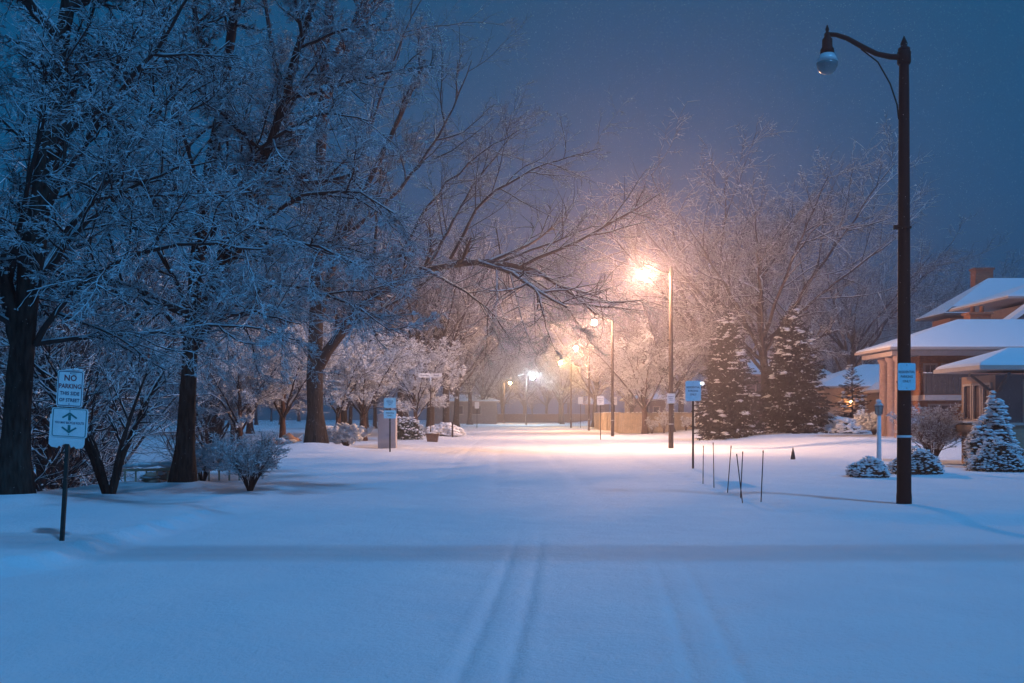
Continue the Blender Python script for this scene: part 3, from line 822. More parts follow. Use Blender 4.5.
def conifer(name, label, loc, h, rad, seed, layers=72, per=22, snow_big=95, cap=False, dens=1.0, rz=0.0, nscale=1.0, parts=None):
    rng = np.random.default_rng(seed)
    t = thing(name, label, 'evergreen tree', loc, rz)
    tv, tf = tubes(np.array([[(0, 0, -.1), (0.01 * h, 0, h * .4), (0, 0, h * .8), (0, 0, h * .99)]]), np.array([[h * .018, h * .013, h * .006, h * .002]]), 8)
    np_mesh('trunk', tv, tf, [M['bark']], t)
    P0 = []; D0 = []; L0 = []
    for i in range(layers):
        f = (i + 0.5) / layers
        z = h * (0.03 + 0.95 * f)
        R_ = rad * ((1 - f) ** 0.60) * (1 + 0.10 * math.sin(f * 23 + seed)) * (1 - 0.12 * (f < .08)) + 0.05 * rad
        n = max(5, int(per * (0.35 + 0.65 * (1 - f))))
        for k in range(n):
            a = 2 * math.pi * (k + rng.random()) / n
            L = R_ * rng.uniform(0.66, 1.14)
            el = rng.uniform(-0.32, -0.02) + 0.75 * f ** 2.2
            P0.append((0, 0, z + rng.normal(0, .035 * h))); D0.append((math.cos(a) * math.cos(el), math.sin(a) * math.cos(el), math.sin(el))); L0.append(L)
    P0 = np.array(P0); D0 = np.array(D0); L0 = np.array(L0)
    pts, rd = grow_level(rng, P0, D0, L0, np.full(len(P0), h * .004), 6, 0.06, 0.02, 0.3)
    bv, bf = tubes(pts, rd, 3)
    # sprays of needles along the outer part of each bough
    m = int(36 * dens)
    N = len(pts)
    tt = 0.30 + 0.70 * rng.random((N, m)) ** 0.8
    f = tt * 6; i0 = np.minimum(f.astype(int), 5); fr = (f - i0)[..., None]
    idx = np.arange(N)[:, None]
    q = pts[idx, i0] * (1 - fr) + pts[idx, i0 + 1] * fr
    dd = unit(pts[idx, i0 + 1] - pts[idx, i0])
    sd = unit(np.cross(dd, np.array([0, 0, 1.0]))) * np.sign(rng.normal(0, 1, (N, m)))[..., None]
    dr = unit(dd * 0.75 + sd * rng.uniform(.2, 1.0, (N, m, 1)) + np.array([0, 0, -0.28]) + rng.normal(0, .18, (N, m, 3)))
    ln = (0.10 + 0.19 * (L0[:, None] / rad)) * rad * 0.42 * rng.uniform(.6, 1.3, (N, m)) * nscale
    up = unit(np.cross(dr, rng.normal(0, 1, (N, m, 3))))
    w = (ln * 0.16)[..., None] * up
    e1 = q + dr * (ln * .55)[..., None]; e2 = q + dr * ln[..., None] + np.array([0, 0, -1.0]) * (ln * .12)[..., None]
    V = np.stack([q, e1 - w, e2, e1 + w], 2).reshape(-1, 3)
    F = np.arange(len(V)).reshape(-1, 4)
    np_mesh('foliage', *cat([(bv, bf), (V, F)]), [M['needle']], t, smooth=False)
    # snow: small dabs on sprays, larger pads on bough ends
    k = rng.integers(0, N, int(N * 0.6)); tq = rng.uniform(.6, 1.0, len(k)) * 6; ia = np.minimum(tq.astype(int), 5); fr = (tq - ia)[:, None]
    pp = pts[k, ia] * (1 - fr) + pts[k, ia + 1] * fr + rng.normal(0, .02 * rad, (len(k), 3))
    s1 = blobs(rng, pp + np.array([0, 0, .01 * rad]), rad * 0.026 * rng.uniform(.4, 1.5, len(k)) * nscale, .8, stretch=1.4)
    k = rng.integers(0, N, snow_big)
    pp = pts[k, 5] + np.array([0, 0, .03 * rad])
    # merge several pads into lumps
    rep = 4
    pp = (pp[:, None] + rng.normal(0, 1, (len(k), rep, 3)) * np.array([.050, .050, .028]) * rad).reshape(-1, 3)
    s2 = blobs(rng, pp, rad * 0.068 * rng.uniform(.3, 1.6, len(pp)), .62, (PIL_V, PIL_F), .22, stretch=1.25)
    sp = [s1, s2]
    if cap:
        q = np.array([(0, 0, h * .97)]) + rng.normal(0, 1, (40, 3)) * np.array([.10, .10, .05]) * rad * 2
        sp.append(blobs(rng, q, rad * .26 * rng.uniform(.6, 1.1, 40), .8, (PIL_V, PIL_F), .15))
        k = rng.integers(0, N, 60); q = pts[k, 6][:, None] * np.ones((1, 6, 1)) + rng.normal(0, 1, (60, 6, 3)) * np.array([.10, .10, .03]) * rad
        sp.append(blobs(rng, q.reshape(-1, 3), rad * .11 * rng.uniform(.5, 1.2, 360), .8, (PIL_V, PIL_F), .15))
    np_mesh('snow', *cat(sp), [M['snow']], t)
    return t
conifer('spruce_tree', 'left of two big dark spruces dabbed with snow on the right lawn', base(728, 62), 7.7, 2.05, 71)
conifer('spruce_tree', 'right of two big dark spruces dabbed with snow on the right lawn', base(793, 62), 7.6, 2.25, 72)
conifer('spruce_tree', 'smaller dark spruce standing against the tan brick bungalow', base(852, 66), 4.4, 1.35, 73, layers=30, per=13, snow_big=70)
for k, (px, D, h, lb) in enumerate(((652, 83.5, 1.2, 'small bare shrub against the lamp-lit board fence, the left one'), (664, 83.8, 1.7, 'taller bare sapling against the lamp-lit board fence beside the second lamp pole'), (686, 83.2, 1.1, 'small bare shrub against the board fence behind the pale blue permit sign'))):
    make_tree('shrub', lb, base(px, D), stems(90 + k, 7, h, .6, 0.022, snow=0.8, clump=.3, csize=.04, twig_min=.012), 'bark_red', 'twig_red', cat_='shrub')
round_bush('evergreen', 'cone-shaped dark evergreen with a thick snow cap before the near bungalow', base(994, 29.9), .74, 1.80, 74, 10000, .045, 800, .085)

# ------------------------------------------------------------------ street lamps
def lamp(loc, label, lit=None, sign_band=True, flip=1, H=8.44):
    t = thing('street_lamp', label, 'street lamp', loc, 0, 'street lamps along the right kerb')
    bm = MB()
    bm.lathe([(.125, -0.1), (.125, .12), (.118, .2), (.112, 1.2), (.10, 4), (.085, 7), (.075, H - .16), (.075, H - .12)], n=14)
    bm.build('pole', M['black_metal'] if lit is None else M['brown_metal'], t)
    MB().lathe([(.075, H - .12), (.10, H - .10), (.10, H - .05), (.05, H - .02), (.06, H + .03), (.03, H + .10), (.004, H + .17)], n=10).build('finial', M['black_metal'], t)
    s = -1.30 * flip
    z = H - 0.20
    arm = [(0, 0, z), (s * .18, 0, z + .01), (s * .36, 0, z + .06), (s * .56, 0, z + .19), (s * .74, 0, z + .32), (s * .88, 0, z + .38), (s * 1.0, 0, z + .39)]
    MB().tube(arm, [.055, .05, .045, .045, .042, .04, .04], 8).build('arm', M['black_metal'], t)
    MB().lathe([(.10, z - .12), (.115, z - .09), (.115, z + .08), (.09, z + .12)], n=10).build('collar', M['black_metal'], t)
    br = [(-.09 * flip, 0, z - 1.05), (s * .09, 0, z - .80), (s * .18, 0, z - .45), (s * .34, 0, z - .08), (s * .56, 0, z + .14)]
    MB().tube(br, .014, 6).build('brace', M['black_metal'], t)
    gx = s * 1.0
    MB().lathe([(.05, z + .40), (.02, z + .43), (.035, z + .47), (.003, z + .56)], (gx, 0, 0), 8).build('spike', M['black_metal'], t)
    MB().lathe([(.115, z + .05), (.115, z + .13), (.085, z + .17), (.085, z + .30), (.05, z + .34), (.05, z + .40)], (gx, 0, 0), 14).build('lamp_housing', M['black_metal'], t)
    if lit is None:
        MB().lathe([(.12, z + .05), (.155, z - .02), (.178, z - .09)], (gx, 0, 0), 20).build('globe_shoulder', M['globe_top'], t)
        MB().lathe([(.178, z - .092), (.170, z - .15), (.14, z - .22), (.09, z - .27), (.02, z - .295)][::-1], (gx, 0, 0), 20).build('globe', M['globe_off'], t)
    else:
        MB().lathe([(.03, z - .30), (.10, z - .28), (.155, z - .21), (.18, z - .11), (.17, z - .02), (.12, z + .045)], (gx, 0, 0), 12).build('globe', M[lit], t)
    for zz in ((H * .60, H * .60 + .03), (2.05, 2.08), (1.12, 1.16)):
        MB().lathe([(.116, zz[0]), (.122, zz[0] + .005), (.122, zz[1]), (.116, zz[1])], n=14).build('strap', M['pole_white'] if zz[0] < 1.5 else M['black_metal'], t)
    if sign_band:
        MB().box(-.17, -.09, -.03, .03, H * .60 - .01, H * .60 + .06).build('bracket', M['black_metal'], t)
    return t

lamp(base(904, 16.85), 'tall black street lamp, unlit, nearest the viewer on the right', None, H=7.76)
lamp(base(671, 46.8), 'second street lamp, lit brightest, left of the big spruces', 'globe_lit_near')
lamp(base(612.5, 71), 'third street lamp, lit orange, partly behind snowy branches', 'globe_lit')
lamp(base(589, 98), 'fourth street lamp, lit, its glow caught in snow-laden branches', 'globe_lit')
lamp(base(571, 124), 'fifth street lamp, small yellow light just right of the white one', 'globe_yellow')

def small_lamp(px, py, D, label, m, side=1):
    zt = EYE + (HOR - py) / FPX * D
    x = (px - 512) / FPX * D
    t = thing('street_lamp', label, 'street lamp', at(x + side * 1.1, D))
    g = float(gz(x + side * 1.1, D)); h = zt - g
    MB().lathe([(.12, 0), (.1, 2), (.06, h + .15)], n=8).build('pole', M['brown_metal'], t)
    MB().tube([(0, 0, h + .12), (-side * .5, 0, h + .32), (-side * 1.1, 0, h + .30)], .04, 6).build('arm', M['brown_metal'], t)
    MB().lathe([(.16, h + .14), (.15, h + .22), (.06, h + .3)], (-side * 1.1, 0, 0), 10).build('lamp_housing', M['brown_metal'], t)
    MB().lathe([(.05, h - .16), (.17, h - .08), (.21, h + .02), (.16, h + .13)], (-side * 1.1, 0, 0), 10).build('globe', M[m], t)
small_lamp(533, 378, 160, 'distant street lamp with a cold white light, at the middle of the street', 'globe_cold', -1)
small_lamp(510, 383, 185, 'smallest distant street lamp, a yellow dot left of the cold white one', 'globe_yellow', -1)

# ------------------------------------------------------------------ signs
def sign_panel(parent, cx, cz, w, h, lines, face, ink, border=None, y=-0.03, name='sign_panel', tilt=0.0, arrows=False):
    mb = MB()
    mb.mat(0).prism([(cx + a, cz + b) for a, b in rrect(w, h, min(w, h) * .09)], y, y + .006)
    if border:
        o = rrect(w * .93, h * .95, min(w, h) * .07); i = rrect(w * .88, h * .915, min(w, h) * .05)
        n = len(o); b = .0025
        mb.mat(2).add([(cx + p[0], y - b, cz + p[1]) for p in o] + [(cx + p[0], y - b, cz + p[1]) for p in i],
                      [(k, (k + 1) % n, (k + 1) % n + n, k + n) for k in range(n)])
    mb.mat(1)
    for (txt, size, zf, sx, mi) in lines:
        mb.mat(mi).text(txt, size, cx, y - .003, cz + zf, size * .018, sx)
    if arrows:
        for s in (1, -1):
            z0 = cz + s * h * .20
            mb.mat(1)
            q = lambda pts: mb.add([(cx + a, y - .003, z0 + s * b) for a, b in pts], [tuple(range(len(pts)))] if s > 0 else [tuple(range(len(pts)))[::-1]])
            q([(-.10, -.008), (-.085, -.022), (0, .030), (0, .060)]); q([(.10, -.008), (0, .060), (0, .030), (.085, -.022)])
            q([(-.018, -.045), (.018, -.045), (.018, .025), (-.018, .025)])
    for zz in (h / 2 - .035, -h / 2 + .035):
        mb.mat(1).add([(cx + .008 * math.cos(a), y - .004, cz + zz + .008 * math.sin(a)) for a in [k * math.pi / 3 for k in range(6)]], [tuple(range(6))])
    mats = [M[face], M[ink], M[border or ink], M['sign_red'], M['sign_dark']]
    return mb.build(name, mats, parent)

def snow_lump(parent, pos, size, n, seed, flat=.6, spread=(1, .4, .3)):
    rng = np.random.default_rng(seed)
    p = np.array(pos) + rng.normal(0, 1, (n, 3)) * np.array(spread) * size * .5
    v, f = blobs(rng, p, np.full(n, size) * rng.uniform(.5, 1, n), flat, (PIL_V, PIL_F), .15)
    return np_mesh('snow', v, f, [M['snow']], parent)

# left sign with two panels, leaning
t = thing('parking_sign', 'leaning green signpost at left front, no parking panel above a wider bicycle panel', 'sign', base(62, 11.35))
t.rotation_euler = (0, R(3.5), R(-2)); t.scale = (.90,) * 3
MB().box(-.024, .024, -.02, .018, -.1, 2.10).build('post', M['green_metal'], t)
sign_panel(t, 0.0, 1.93, .335, .46,
           [("NO", .105, .10, 1.0, 3), ("PARKING", .080, .005, .86, 3), ("THIS SIDE", .062, -.08, .95, 4), ("OF STREET", .060, -.165, .9, 4)],
           'sign_white', 'sign_dark', 'sign_dark')
sign_panel(t, 0.02, 1.50, .47, .37, [("YOU MAY BICYCLE ROUTE", .040, -.014, .78, 4)], 'sign_white', 'sign_teal', 'sign_teal', y=-.034, name='bicycle_panel', arrows=True)
mb = MB()
edge_pts = [(-.235, .18), (-.235, -.20), (-.20, -.235), (-.12, -.245), (-.10, -.215), (-.075, -.235), (-.055, -.20), (-.02, -.19), (.03, -.19), (.06, -.235), (.09, -.215), (.12, -.245), (.17, -.24), (.21, -.225), (.225, -.18), (.225, .18)]
mb.prism([(a, 1.42 + b) for a, b in edge_pts], -.0275, -.0215)
mb.build('rear_panel', M['sign_white'], t)
snow_lump(t, (0, 0, 2.17), .055, 8, 3, .5)

def post_sign(px, D, py_top, wpx, hpx, label, face='sign_blue', ink='sign_text_teal', post='black_metal', lean=0.0, lines=True, pr=.028, extra=None, border=None):
    b = base(px, D)
    t = thing('parking_sign', label, 'sign', b)
    t.rotation_euler = (0, R(lean), 0)
    zt = EYE + (HOR - py_top) / FPX * D - b[2]
    w = wpx / FPX * D; h = hpx / FPX * D
    MB().box(-pr, pr, -.02, .02, -.1, zt - .03).build('post', M[post], t)
    L = []
    if lines:
        L = [("RESIDENTIAL", h * .135, h * .14, .86, 1), ("PARKING", h * .135, -h * .04, .9, 1), ("ONLY", h * .135, -h * .22, .9, 1)]
    sign_panel(t, 0, zt - h / 2, w, h, L, face, ink, border)
    snow_lump(t, (0, -.01, zt + .005), w * .09, 12, int(px), .5, (3.6, .3, .1))
    return t
post_sign(693, 28.9, 381, 15.5, 20, 'pale blue permit sign on a slim black post right of the second street lamp')
ts = post_sign(390, 41.9, 398, 12, 10, 'small blue sign with two stacked panels before the tall pale cabinet', lines=True)
sign_panel(ts, 0, 1.6 + (415 - 407.5) / FPX * 41.9 - .06 - .28, .52, .34, [("PARKING", .09, .03, .9, 1), ("ONLY", .09, -.08, .9, 1)], 'sign_blue', 'sign_text_teal', y=-.028)
post_sign(600.5, 63.5, 396, 7, 9, 'small white sign on a thin dark post left of the second lamp', 'sign_white', 'sign_dark', 'brown_metal')
post_sign(614, 93, 397, 6, 8, 'small white sign on a thick post left of the board fence', 'sign_white', 'sign_dark', 'brown_metal', pr=.09)
post_sign(580.5, 118, 397, 5, 7, 'tiny white sign on a thin post, leftmost of the right-hand row', 'sign_white', 'sign_dark', 'brown_metal', lines=False, pr=.04)
post_sign(589.5, 140, 397, 4.5, 6, 'tiny white sign on a thin post, second from left of the right-hand row', 'sign_white', 'sign_dark', 'brown_metal', lines=False, pr=.04)
post_sign(477, 122, 402, 4.5, 6.5, 'tiny white sign on a thin post left of the far street', 'sign_white', 'sign_dark', 'brown_metal', lines=False, pr=.04)
t = tag(MB().lathe([(.06, -.1), (.06, 1.05), (.02, 1.12)], n=8).build('short_post', M['brown_metal'], None, base(452.5, 72)), 'short dark bare post right of the street name sign', 'post')

def lamp_sign(px, D, pyc, wpx, hpx, dy, label, face, ink):
    b = base(px, D)
    zc = EYE + (HOR - pyc) / FPX * D
    t = thing('parking_sign', label, 'sign', (b[0], D - dy, zc))
    w = wpx / FPX * D; h = hpx / FPX * D
    sign_panel(t, 0, 0, w, h, [("RESIDENTIAL", h * .125, h * .13, .82, 1), ("PARKING", h * .125, -h * .04, .85, 1), ("ONLY", h * .125, -h * .21, .9, 1)], face, ink, y=-.01)
    for s in (1, -1):
        MB().box(-.015, .015, -.003, .03, s * h * .42 - .012, s * h * .42 + .012).build('bracket', M['black_metal'], t)
    return t
lamp_sign(903, 16.85, 377, 17.5, 27, .15, 'pale blue residential parking sign strapped to the near black lamp post', 'sign_blue', 'sign_text_teal')
lamp_sign(670.5, 46.8, 398.5, 8, 10, .15, 'small white parking sign strapped to the second street lamp pole', 'sign_white', 'sign_dark')

# street name sign in a planter
b = base(430.5, 59)
t = thing('street_name_sign', 'street name sign with two crossed white blades on a tall thin pole', 'sign', (b[0], b[1], b[2] + .3))
MB().lathe([(.03, 0), (.03, 3.35)], n=8).build('pole', M['brown_metal'], t)
MB().lathe([(.05, 3.05), (.05, 3.55)], n=8).build('bracket', M['pole_white'], t)
for k, (rz, z, txt) in enumerate(((0.45, 3.62, "Sheridan"), (-0.55, 3.62, "Road"))):
    mb = MB(); mb.mat(0).prism([(a + (-.34 if k == 0 else .36), z + c) for a, c in rrect(.72, .24, .05)], -.01 - .012 * k, -.004 - .012 * k)
    mb.mat(1).text(txt, .15, -.34 if k == 0 else .36, -.013 - .012 * k, z - .05, .003)
    o = mb.build('name_blade', [M['sign_white'], M['sign_dark']], t); o.rotation_euler = (0, 0, rz * .4)
t2 = thing('planter', 'low dark square planter heaped with snow at the foot of the street name sign', 'planter', base(432.5, 58.7))
MB().prism([(-.28, -.05), (.28, -.05), (.36, .42), (-.36, .42)], -.3, .3).build('tub', M['wood'], t2)
MB().box(-.40, .40, -.34, .34, .42, .48).build('rim', M['wood'], t2)
snow_lump(t2, (0, 0, .50), .22, 14, 9, .4, (1.6, 1.4, .2))

# white utility cabinet
t = thing('utility_cabinet', 'tall pale utility cabinet behind the two-panel blue sign', 'cabinet', base(387.5, 47))
MB().box(-.42, .42, -.3, .3, -.1, 1.55).build('body', M['box_white'], t)
MB().box(-.36, .36, -.315, -.302, .12, 1.45).build('door', M['box_white'], t)
MB().box(-.46, .46, -.34, .34, 1.55, 1.60).build('lid', M['box_white'], t)
snow_lump(t, (0, 0, 1.62), .2, 12, 5, .4, (1.6, 1.2, .15))

round_bush('bush', 'low wide bush buried under lamp-lit snow just right of the street name sign', base(444, 74), 1.35, .75, 67, 3000, 0.06, 900, 0.20)

# utility line added above the view to cast the dark band on the snow
for k, (x, lb) in enumerate(((-26, 'left added pole of the unseen shading line over the cross street'), (26, 'right added pole of the unseen shading line over the cross street'))):
    t = thing('shade_line_pole', lb, 'utility pole', at(x, 7.70), 0, 'added poles of the shading line')
    MB().lathe([(.17, -.2), (.15, 3), (.12, 8.6)], n=10).build('pole', M['wood'], t)
    MB().box(-.06, .06, -1.0, 1.0, 7.5, 7.62).build('crossarm', M['wood'], t)
    MB().box(-.07, .07, -.60, .60, 6.9, 7.0).build('cable_bracket', M['black_metal'], t)
for k, (dy, z0, lb) in enumerate(((-.50, 7.0, 'thick overhead cable nearest the viewer'), (0, 7.0, 'middle thick overhead cable of three'), (.50, 7.0, 'thick overhead cable farthest from the viewer'))):
    pts = [(x, 7.70 + dy, z0 - .45 * (1 - (x / 26) ** 2) - dy * .3 * math.cos(x * .11 + .4)) for x in np.linspace(-26, 26, 33)]
    t = thing('shade_cable', lb + ', added out of view to shade the junction', 'cable', (0, 0, 0), 0, 'added shading cables out of view')
    MB().tube(pts, .045, 6).build('cable', M['black_metal'], t)
    MB().tube([(a, b, c + .06) for a, b, c in pts], .05, 6).build('snow', M['snow'], t)

# marker stakes on the verge
for k, (px, pt, pb, lean) in enumerate(((703, 446, 482, -1), (714, 443, 486, 1), (727.5, 446, 491, -4), (740.5, 452, 496, -3), (742.5, 453, 500, 7), (761, 452, 501, -3))):
    D = FPX * (EYE - .06) / (pb - HOR); x, y, z = base(px, D)
    h = (pb - pt) / FPX * D
    t = thing('marker_stake', ['leftmost thin marker stake beside the pale blue permit sign', 'second thin marker stake from the left, leaning slightly right',
               'third thin marker stake from the left, alone and tilted', 'fourth thin marker stake, upright one of the crossed pair',
               'fifth thin marker stake, slanting one of the crossed pair', 'rightmost thin marker stake, farthest from the permit sign'][k], 'stake', (x, y, z), 0, 'marker stakes on the right verge')
    t.rotation_euler = (R((k * 37 % 5) - 2), R(-lean), 0)
    MB().tube([(0, 0, -.05), (0, 0, h)], .0095, 6).build('stake', M['black_metal'], t)
    MB().tube([(0, 0, h), (0, 0, h + .05)], .012, 6).build('tip', M['brown_metal'], t)

# small dark cone marker on the lawn
t = tag(MB().lathe([(.085, -.02), (.07, .1), (.045, .24), (.018, .36), (.003, .42)], n=9).build('ground_marker', M['wood'], None, base(793, 33.5)), 'tiny dark pointed marker sticking out of the right lawn', 'marker')

# lantern post
t = thing('lantern_post', 'slim pale post with a small unlit lantern rising behind the smaller round bush', 'lamp post', base(879, 29.5))
MB().lathe([(.075, -.1), (.07, .5), (.06, 1.55)], n=10).build('post', M['pole_white'], t)
MB().lathe([(.06, 1.55), (.10, 1.58), (.125, 1.80), (.12, 1.84)], n=6).build('lantern_glass', M['globe_off'], t)
for k in range(6):
    a = k * math.pi / 3
    MB().tube([(.102 * math.cos(a), .102 * math.sin(a), 1.58), (.128 * math.cos(a), .128 * math.sin(a), 1.84)], .008, 4).build('lantern_bar', M['trim_dark'], t)
MB().lathe([(.15, 1.84), (.06, 1.93), (.02, 1.97), (.005, 2.02)], n=6).build('lantern_roof', M['pole_white'], t)
snow_lump(t, (0, 0, 1.96), .09, 6, 8, .7, (.5, .5, .3))

# ------------------------------------------------------------------ houses
def hip_roof(mb_fascia, mb_snow, x0, x1, y0, y1, z, rz, rx0, rx1, ry=None, fas=.12, sn=.08):
    """eaves rectangle at z (top of fascia), ridge from rx0 to rx1 at height rz"""
    ry = (y0 + y1) / 2 if ry is None else ry
    e = [(x0, y0), (x1, y0), (x1, y1), (x0, y1)]
    vs = [(a, b, z - fas) for a, b in e] + [(a, b, z) for a, b in e] + [(rx0, ry, rz), (rx1, ry, rz)]
    fs = [(3, 2, 1, 0), (0, 1, 5, 4), (1, 2, 6, 5), (2, 3, 7, 6), (3, 0, 4, 7), (4, 5, 9, 8), (5, 6, 9), (6, 7, 8, 9), (7, 4, 8)]
    mb_fascia.add(vs, fs)
    i = .03
    e = [(x0 + i, y0 + i), (x1 - i, y0 + i), (x1 - i, y1 - i), (x0 + i, y1 - i)]
    k = .10
    e2 = [(x0 + i + k, y0 + i + k), (x1 - i - k, y0 + i + k), (x1 - i - k, y1 - i - k), (x0 + i + k, y1 - i - k)]
    vs = [(a, b, z + .004) for a, b in e] + [(a, b, z + sn * .75) for a, b in e] + [(a, b, z + sn + .05) for a, b in e2] + [(rx0, ry, rz + sn), (rx1, ry, rz + sn)]
    fs = [(0, 1, 5, 4), (1, 2, 6, 5), (2, 3, 7, 6), (3, 0, 4, 7), (4, 5, 9, 8), (5, 6, 10, 9), (6, 7, 11, 10), (7, 4, 8, 11), (8, 9, 13, 12), (9, 10, 13), (10, 11, 12, 13), (11, 8, 12)]
    mb_snow.add(vs, fs, False)

def window(parent, face, a0, a1, z0, z1, pos, glass='dark_glass', fr=.07, frame='trim', mull=0):
    """face 'y': faces -y at y=pos, a = x range ; face 'x': faces -x at x=pos, a = y range"""
    mb = MB()
    def bx(u0, u1, w0, w1, d0, d1):
        if face == 'y': mb.box(u0, u1, pos - d1, pos - d0, w0, w1)
        else: mb.box(pos - d1, pos - d0, u0, u1, w0, w1)
    bx(a0 - fr, a0, z0 - fr, z1 + fr, .003, .07); bx(a1, a1 + fr, z0 - fr, z1 + fr, .003, .07)
    bx(a0, a1, z1, z1 + fr, .003, .07); bx(a0, a1, z0 - fr, z0, .003, .09)
    for k in range(mull):
        u = a0 + (a1 - a0) * (k + 1) / (mull + 1); bx(u - .02, u + .02, z0, z1, .012, .05)
    f = mb.build('window', M[frame], parent)
    mb = MB(); bx2 = (mb.box(a0, a1, pos - .01, pos - .002, z0, z1) if face == 'y' else mb.box(pos - .01, pos - .002, a0, a1, z0, z1))
    mb.build('pane', M[glass], f)
    sn = MB()
    if face == 'y': sn.box(a0 - fr, a1 + fr, pos - .088, pos - .072, z0 - fr, z0 - fr + .05)
    else: sn.box(pos - .088, pos - .072, a0 - fr, a1 + fr, z0 - fr, z0 - fr + .05)
    return f

# --- near bungalow wing (right edge), D 31
g = float(gz(16, 31))
t = thing('bungalow', 'nearest house, right edge, low snowy roof and a bay of three narrow windows', 'house')
MB().box(15.0, 30.0, 30.9, 33.2, -.2, 1.28).build('wall_base', M['brick_tan'], t)
MB().box(15.0, 30.0, 30.9, 33.2, 1.30, 2.85).build('wall', M['stucco'], t)
MB().box(14.93, 30.0, 30.83, 33.27, 1.282, 1.36).build('sill_course', M['trim'], t)
for k in range(3):
    window(t, 'x', 31.12 + k * .66, 31.56 + k * .66, 1.48, 2.55, 15.0, 'curtain_glass')
window(t, 'y', 15.95, 17.6, 1.42, 2.62, 30.9, 'dark_glass', .10, mull=0)
window(t, 'y', 18.3, 20.0, 1.42, 2.62, 30.9, 'dark_glass', .10)
MB().box(15.01, 30.0, 30.885, 30.895, 1.37, 2.84).build('front_cladding', M['siding'], t)
f_, s_ = MB(), MB()
hip_roof(f_, s_, 14.1, 30.4, 30.0, 33.3, 3.10, 3.68, 15.8, 29)
rf = f_.build('roof', M['trim'], t); s_.build('roof_snow', M['snow'], t)
mb = MB(); mb.prism([(14.98, 2.35), (14.98, 2.25), (14.25, 2.82), (14.25, 2.9)], 30.95, 31.03)
mb.build('eave_bracket', M['trim_dark'], t)
mb = MB(); mb.add([(15.05, 30.88, 2.3), (15.05, 30.88, 2.42), (15.05, 30.2, 2.9), (15.05, 30.2, 2.82), (15.13, 30.88, 2.3), (15.13, 30.88, 2.42), (15.13, 30.2, 2.9), (15.13, 30.2, 2.82)],
                  [(0, 1, 2, 3), (7, 6, 5, 4), (0, 4, 5, 1), (1, 5, 6, 2), (2, 6, 7, 3), (3, 7, 4, 0)])
mb.build('eave_bracket', M['trim_dark'], t)
rng = np.random.default_rng(5)
p = np.stack([rng.uniform(14.72, 14.97, 60), rng.uniform(30.9, 33.2, 60), np.full(60, 1.36)], -1)
MB().box(14.70, 14.93, 30.9, 33.2, 1.05, 1.28).build('planter_ledge', M['brick_tan'], t)
np_mesh('ledge_snow', *blobs(rng, p, np.full(60, .16), .5, (PIL_V, PIL_F), .15), [M['snow']], t)

# --- porch house with columns, D 50
g = .42
t = thing('porch_house', 'brown brick house with three tall columns under a broad snowy roof', 'house')
MB().box(21.7, 42, 52.9, 54.7, .2, 4.75).build('wall', M['brick'], t)
for k, (cx, cyy) in enumerate(((19.70, 50.55), (19.82, 51.9), (19.92, 53.25))):
    MB().lathe([(.36, .1), (.36, .35), (.27, .42), (.25, 2.5), (.24, 4.3), (.30, 4.38), (.34, 4.5), (.34, 4.78)], (cx, cyy, 0), 18).build('column', M['stone_pink'], t)
MB().box(24.2, 24.6, 50.5, 50.9, .2, 4.75).build('pier', M['brick'], t)
MB().box(31.5, 31.9, 50.5, 50.9, .2, 4.75).build('pier', M['brick'], t)
MB().box(20.9, 32.5, 50.4, 52.89, 2.35, 2.62).build('balcony_slab', M['trim'], t)
mb = MB()
x = 20.9
while x < 24.15:
    mb.box(x, x + .10, 50.45, 50.50, 2.66, 3.62); x += .125
x = 24.65
while x < 31.4:
    mb.box(x, x + .10, 50.45, 50.50, 2.66, 3.62); x += .125
mb.box(20.9, 24.15, 50.42, 50.53, 3.62, 3.72); mb.box(24.65, 31.4, 50.42, 50.53, 3.62, 3.72)
mb.build('balcony_railing', M['trim_dark'], t)
np_mesh('railing_snow', *blobs(rng, np.stack([rng.uniform(20.9, 31.4, 160), np.full(160, 50.47), np.full(160, 3.73)], -1), np.full(160, .09), .6, (PIL_V, PIL_F), .15), [M['snow']], t)
MB().box(20.9, 32, 50.3, 52.89, .3, .52).build('porch_floor', M['stone_pink'], t)
for (a, b_) in ((21.95, 22.5), (22.9, 23.9), (25.3, 26.2), (27.5, 28.8)):
    window(t, 'y', a, b_, 3.0, 4.25, 52.9, 'curtain_glass', .1, mull=1)
for (a, b_) in ((22.2, 23.4), (25.2, 27.0)):
    window(t, 'y', a, b_, 1.0, 2.1, 52.9, 'curtain_glass', .1, mull=1)
dr = MB().box(28.2, 29.3, 52.83, 52.897, .53, 2.25).build('door', M['wood'], t)
MB().tube([(27.70, 52.80, 1.3), (27.70, 52.80, 1.5)], .025, 6).build('handle', M['black_metal'], dr)
f_, s_ = MB(), MB()
hip_roof(f_, s_, 19.0, 43, 50.0, 55.2, 5.02, 6.60, 23.6, 40)
f_.build('roof', M['trim'], t); s_.build('roof_snow', M['snow'], t)
MB().box(19.2, 42.5, 50.3, 50.55, 4.62, 4.86).build('porch_beam', M['trim'], t)
MB().box(19.3, 19.6, 50.56, 54.9, 4.62, 4.86).build('porch_beam', M['trim'], t)
ch = MB().box(24.6, 25.7, 53.4, 54.2, 5.2, 7.0).build('chimney', M['brick'], t)
MB().box(24.5, 25.8, 53.3, 54.3, 7.0, 7.12).build('chimney_cap', M['brick'], ch)
for cx in (24.9, 25.4):
    MB().lathe([(.13, 7.12), (.11, 7.42), (.15, 7.47)], (cx, 53.8, 0), 8).build('chimney_pot', M['brick'], ch)
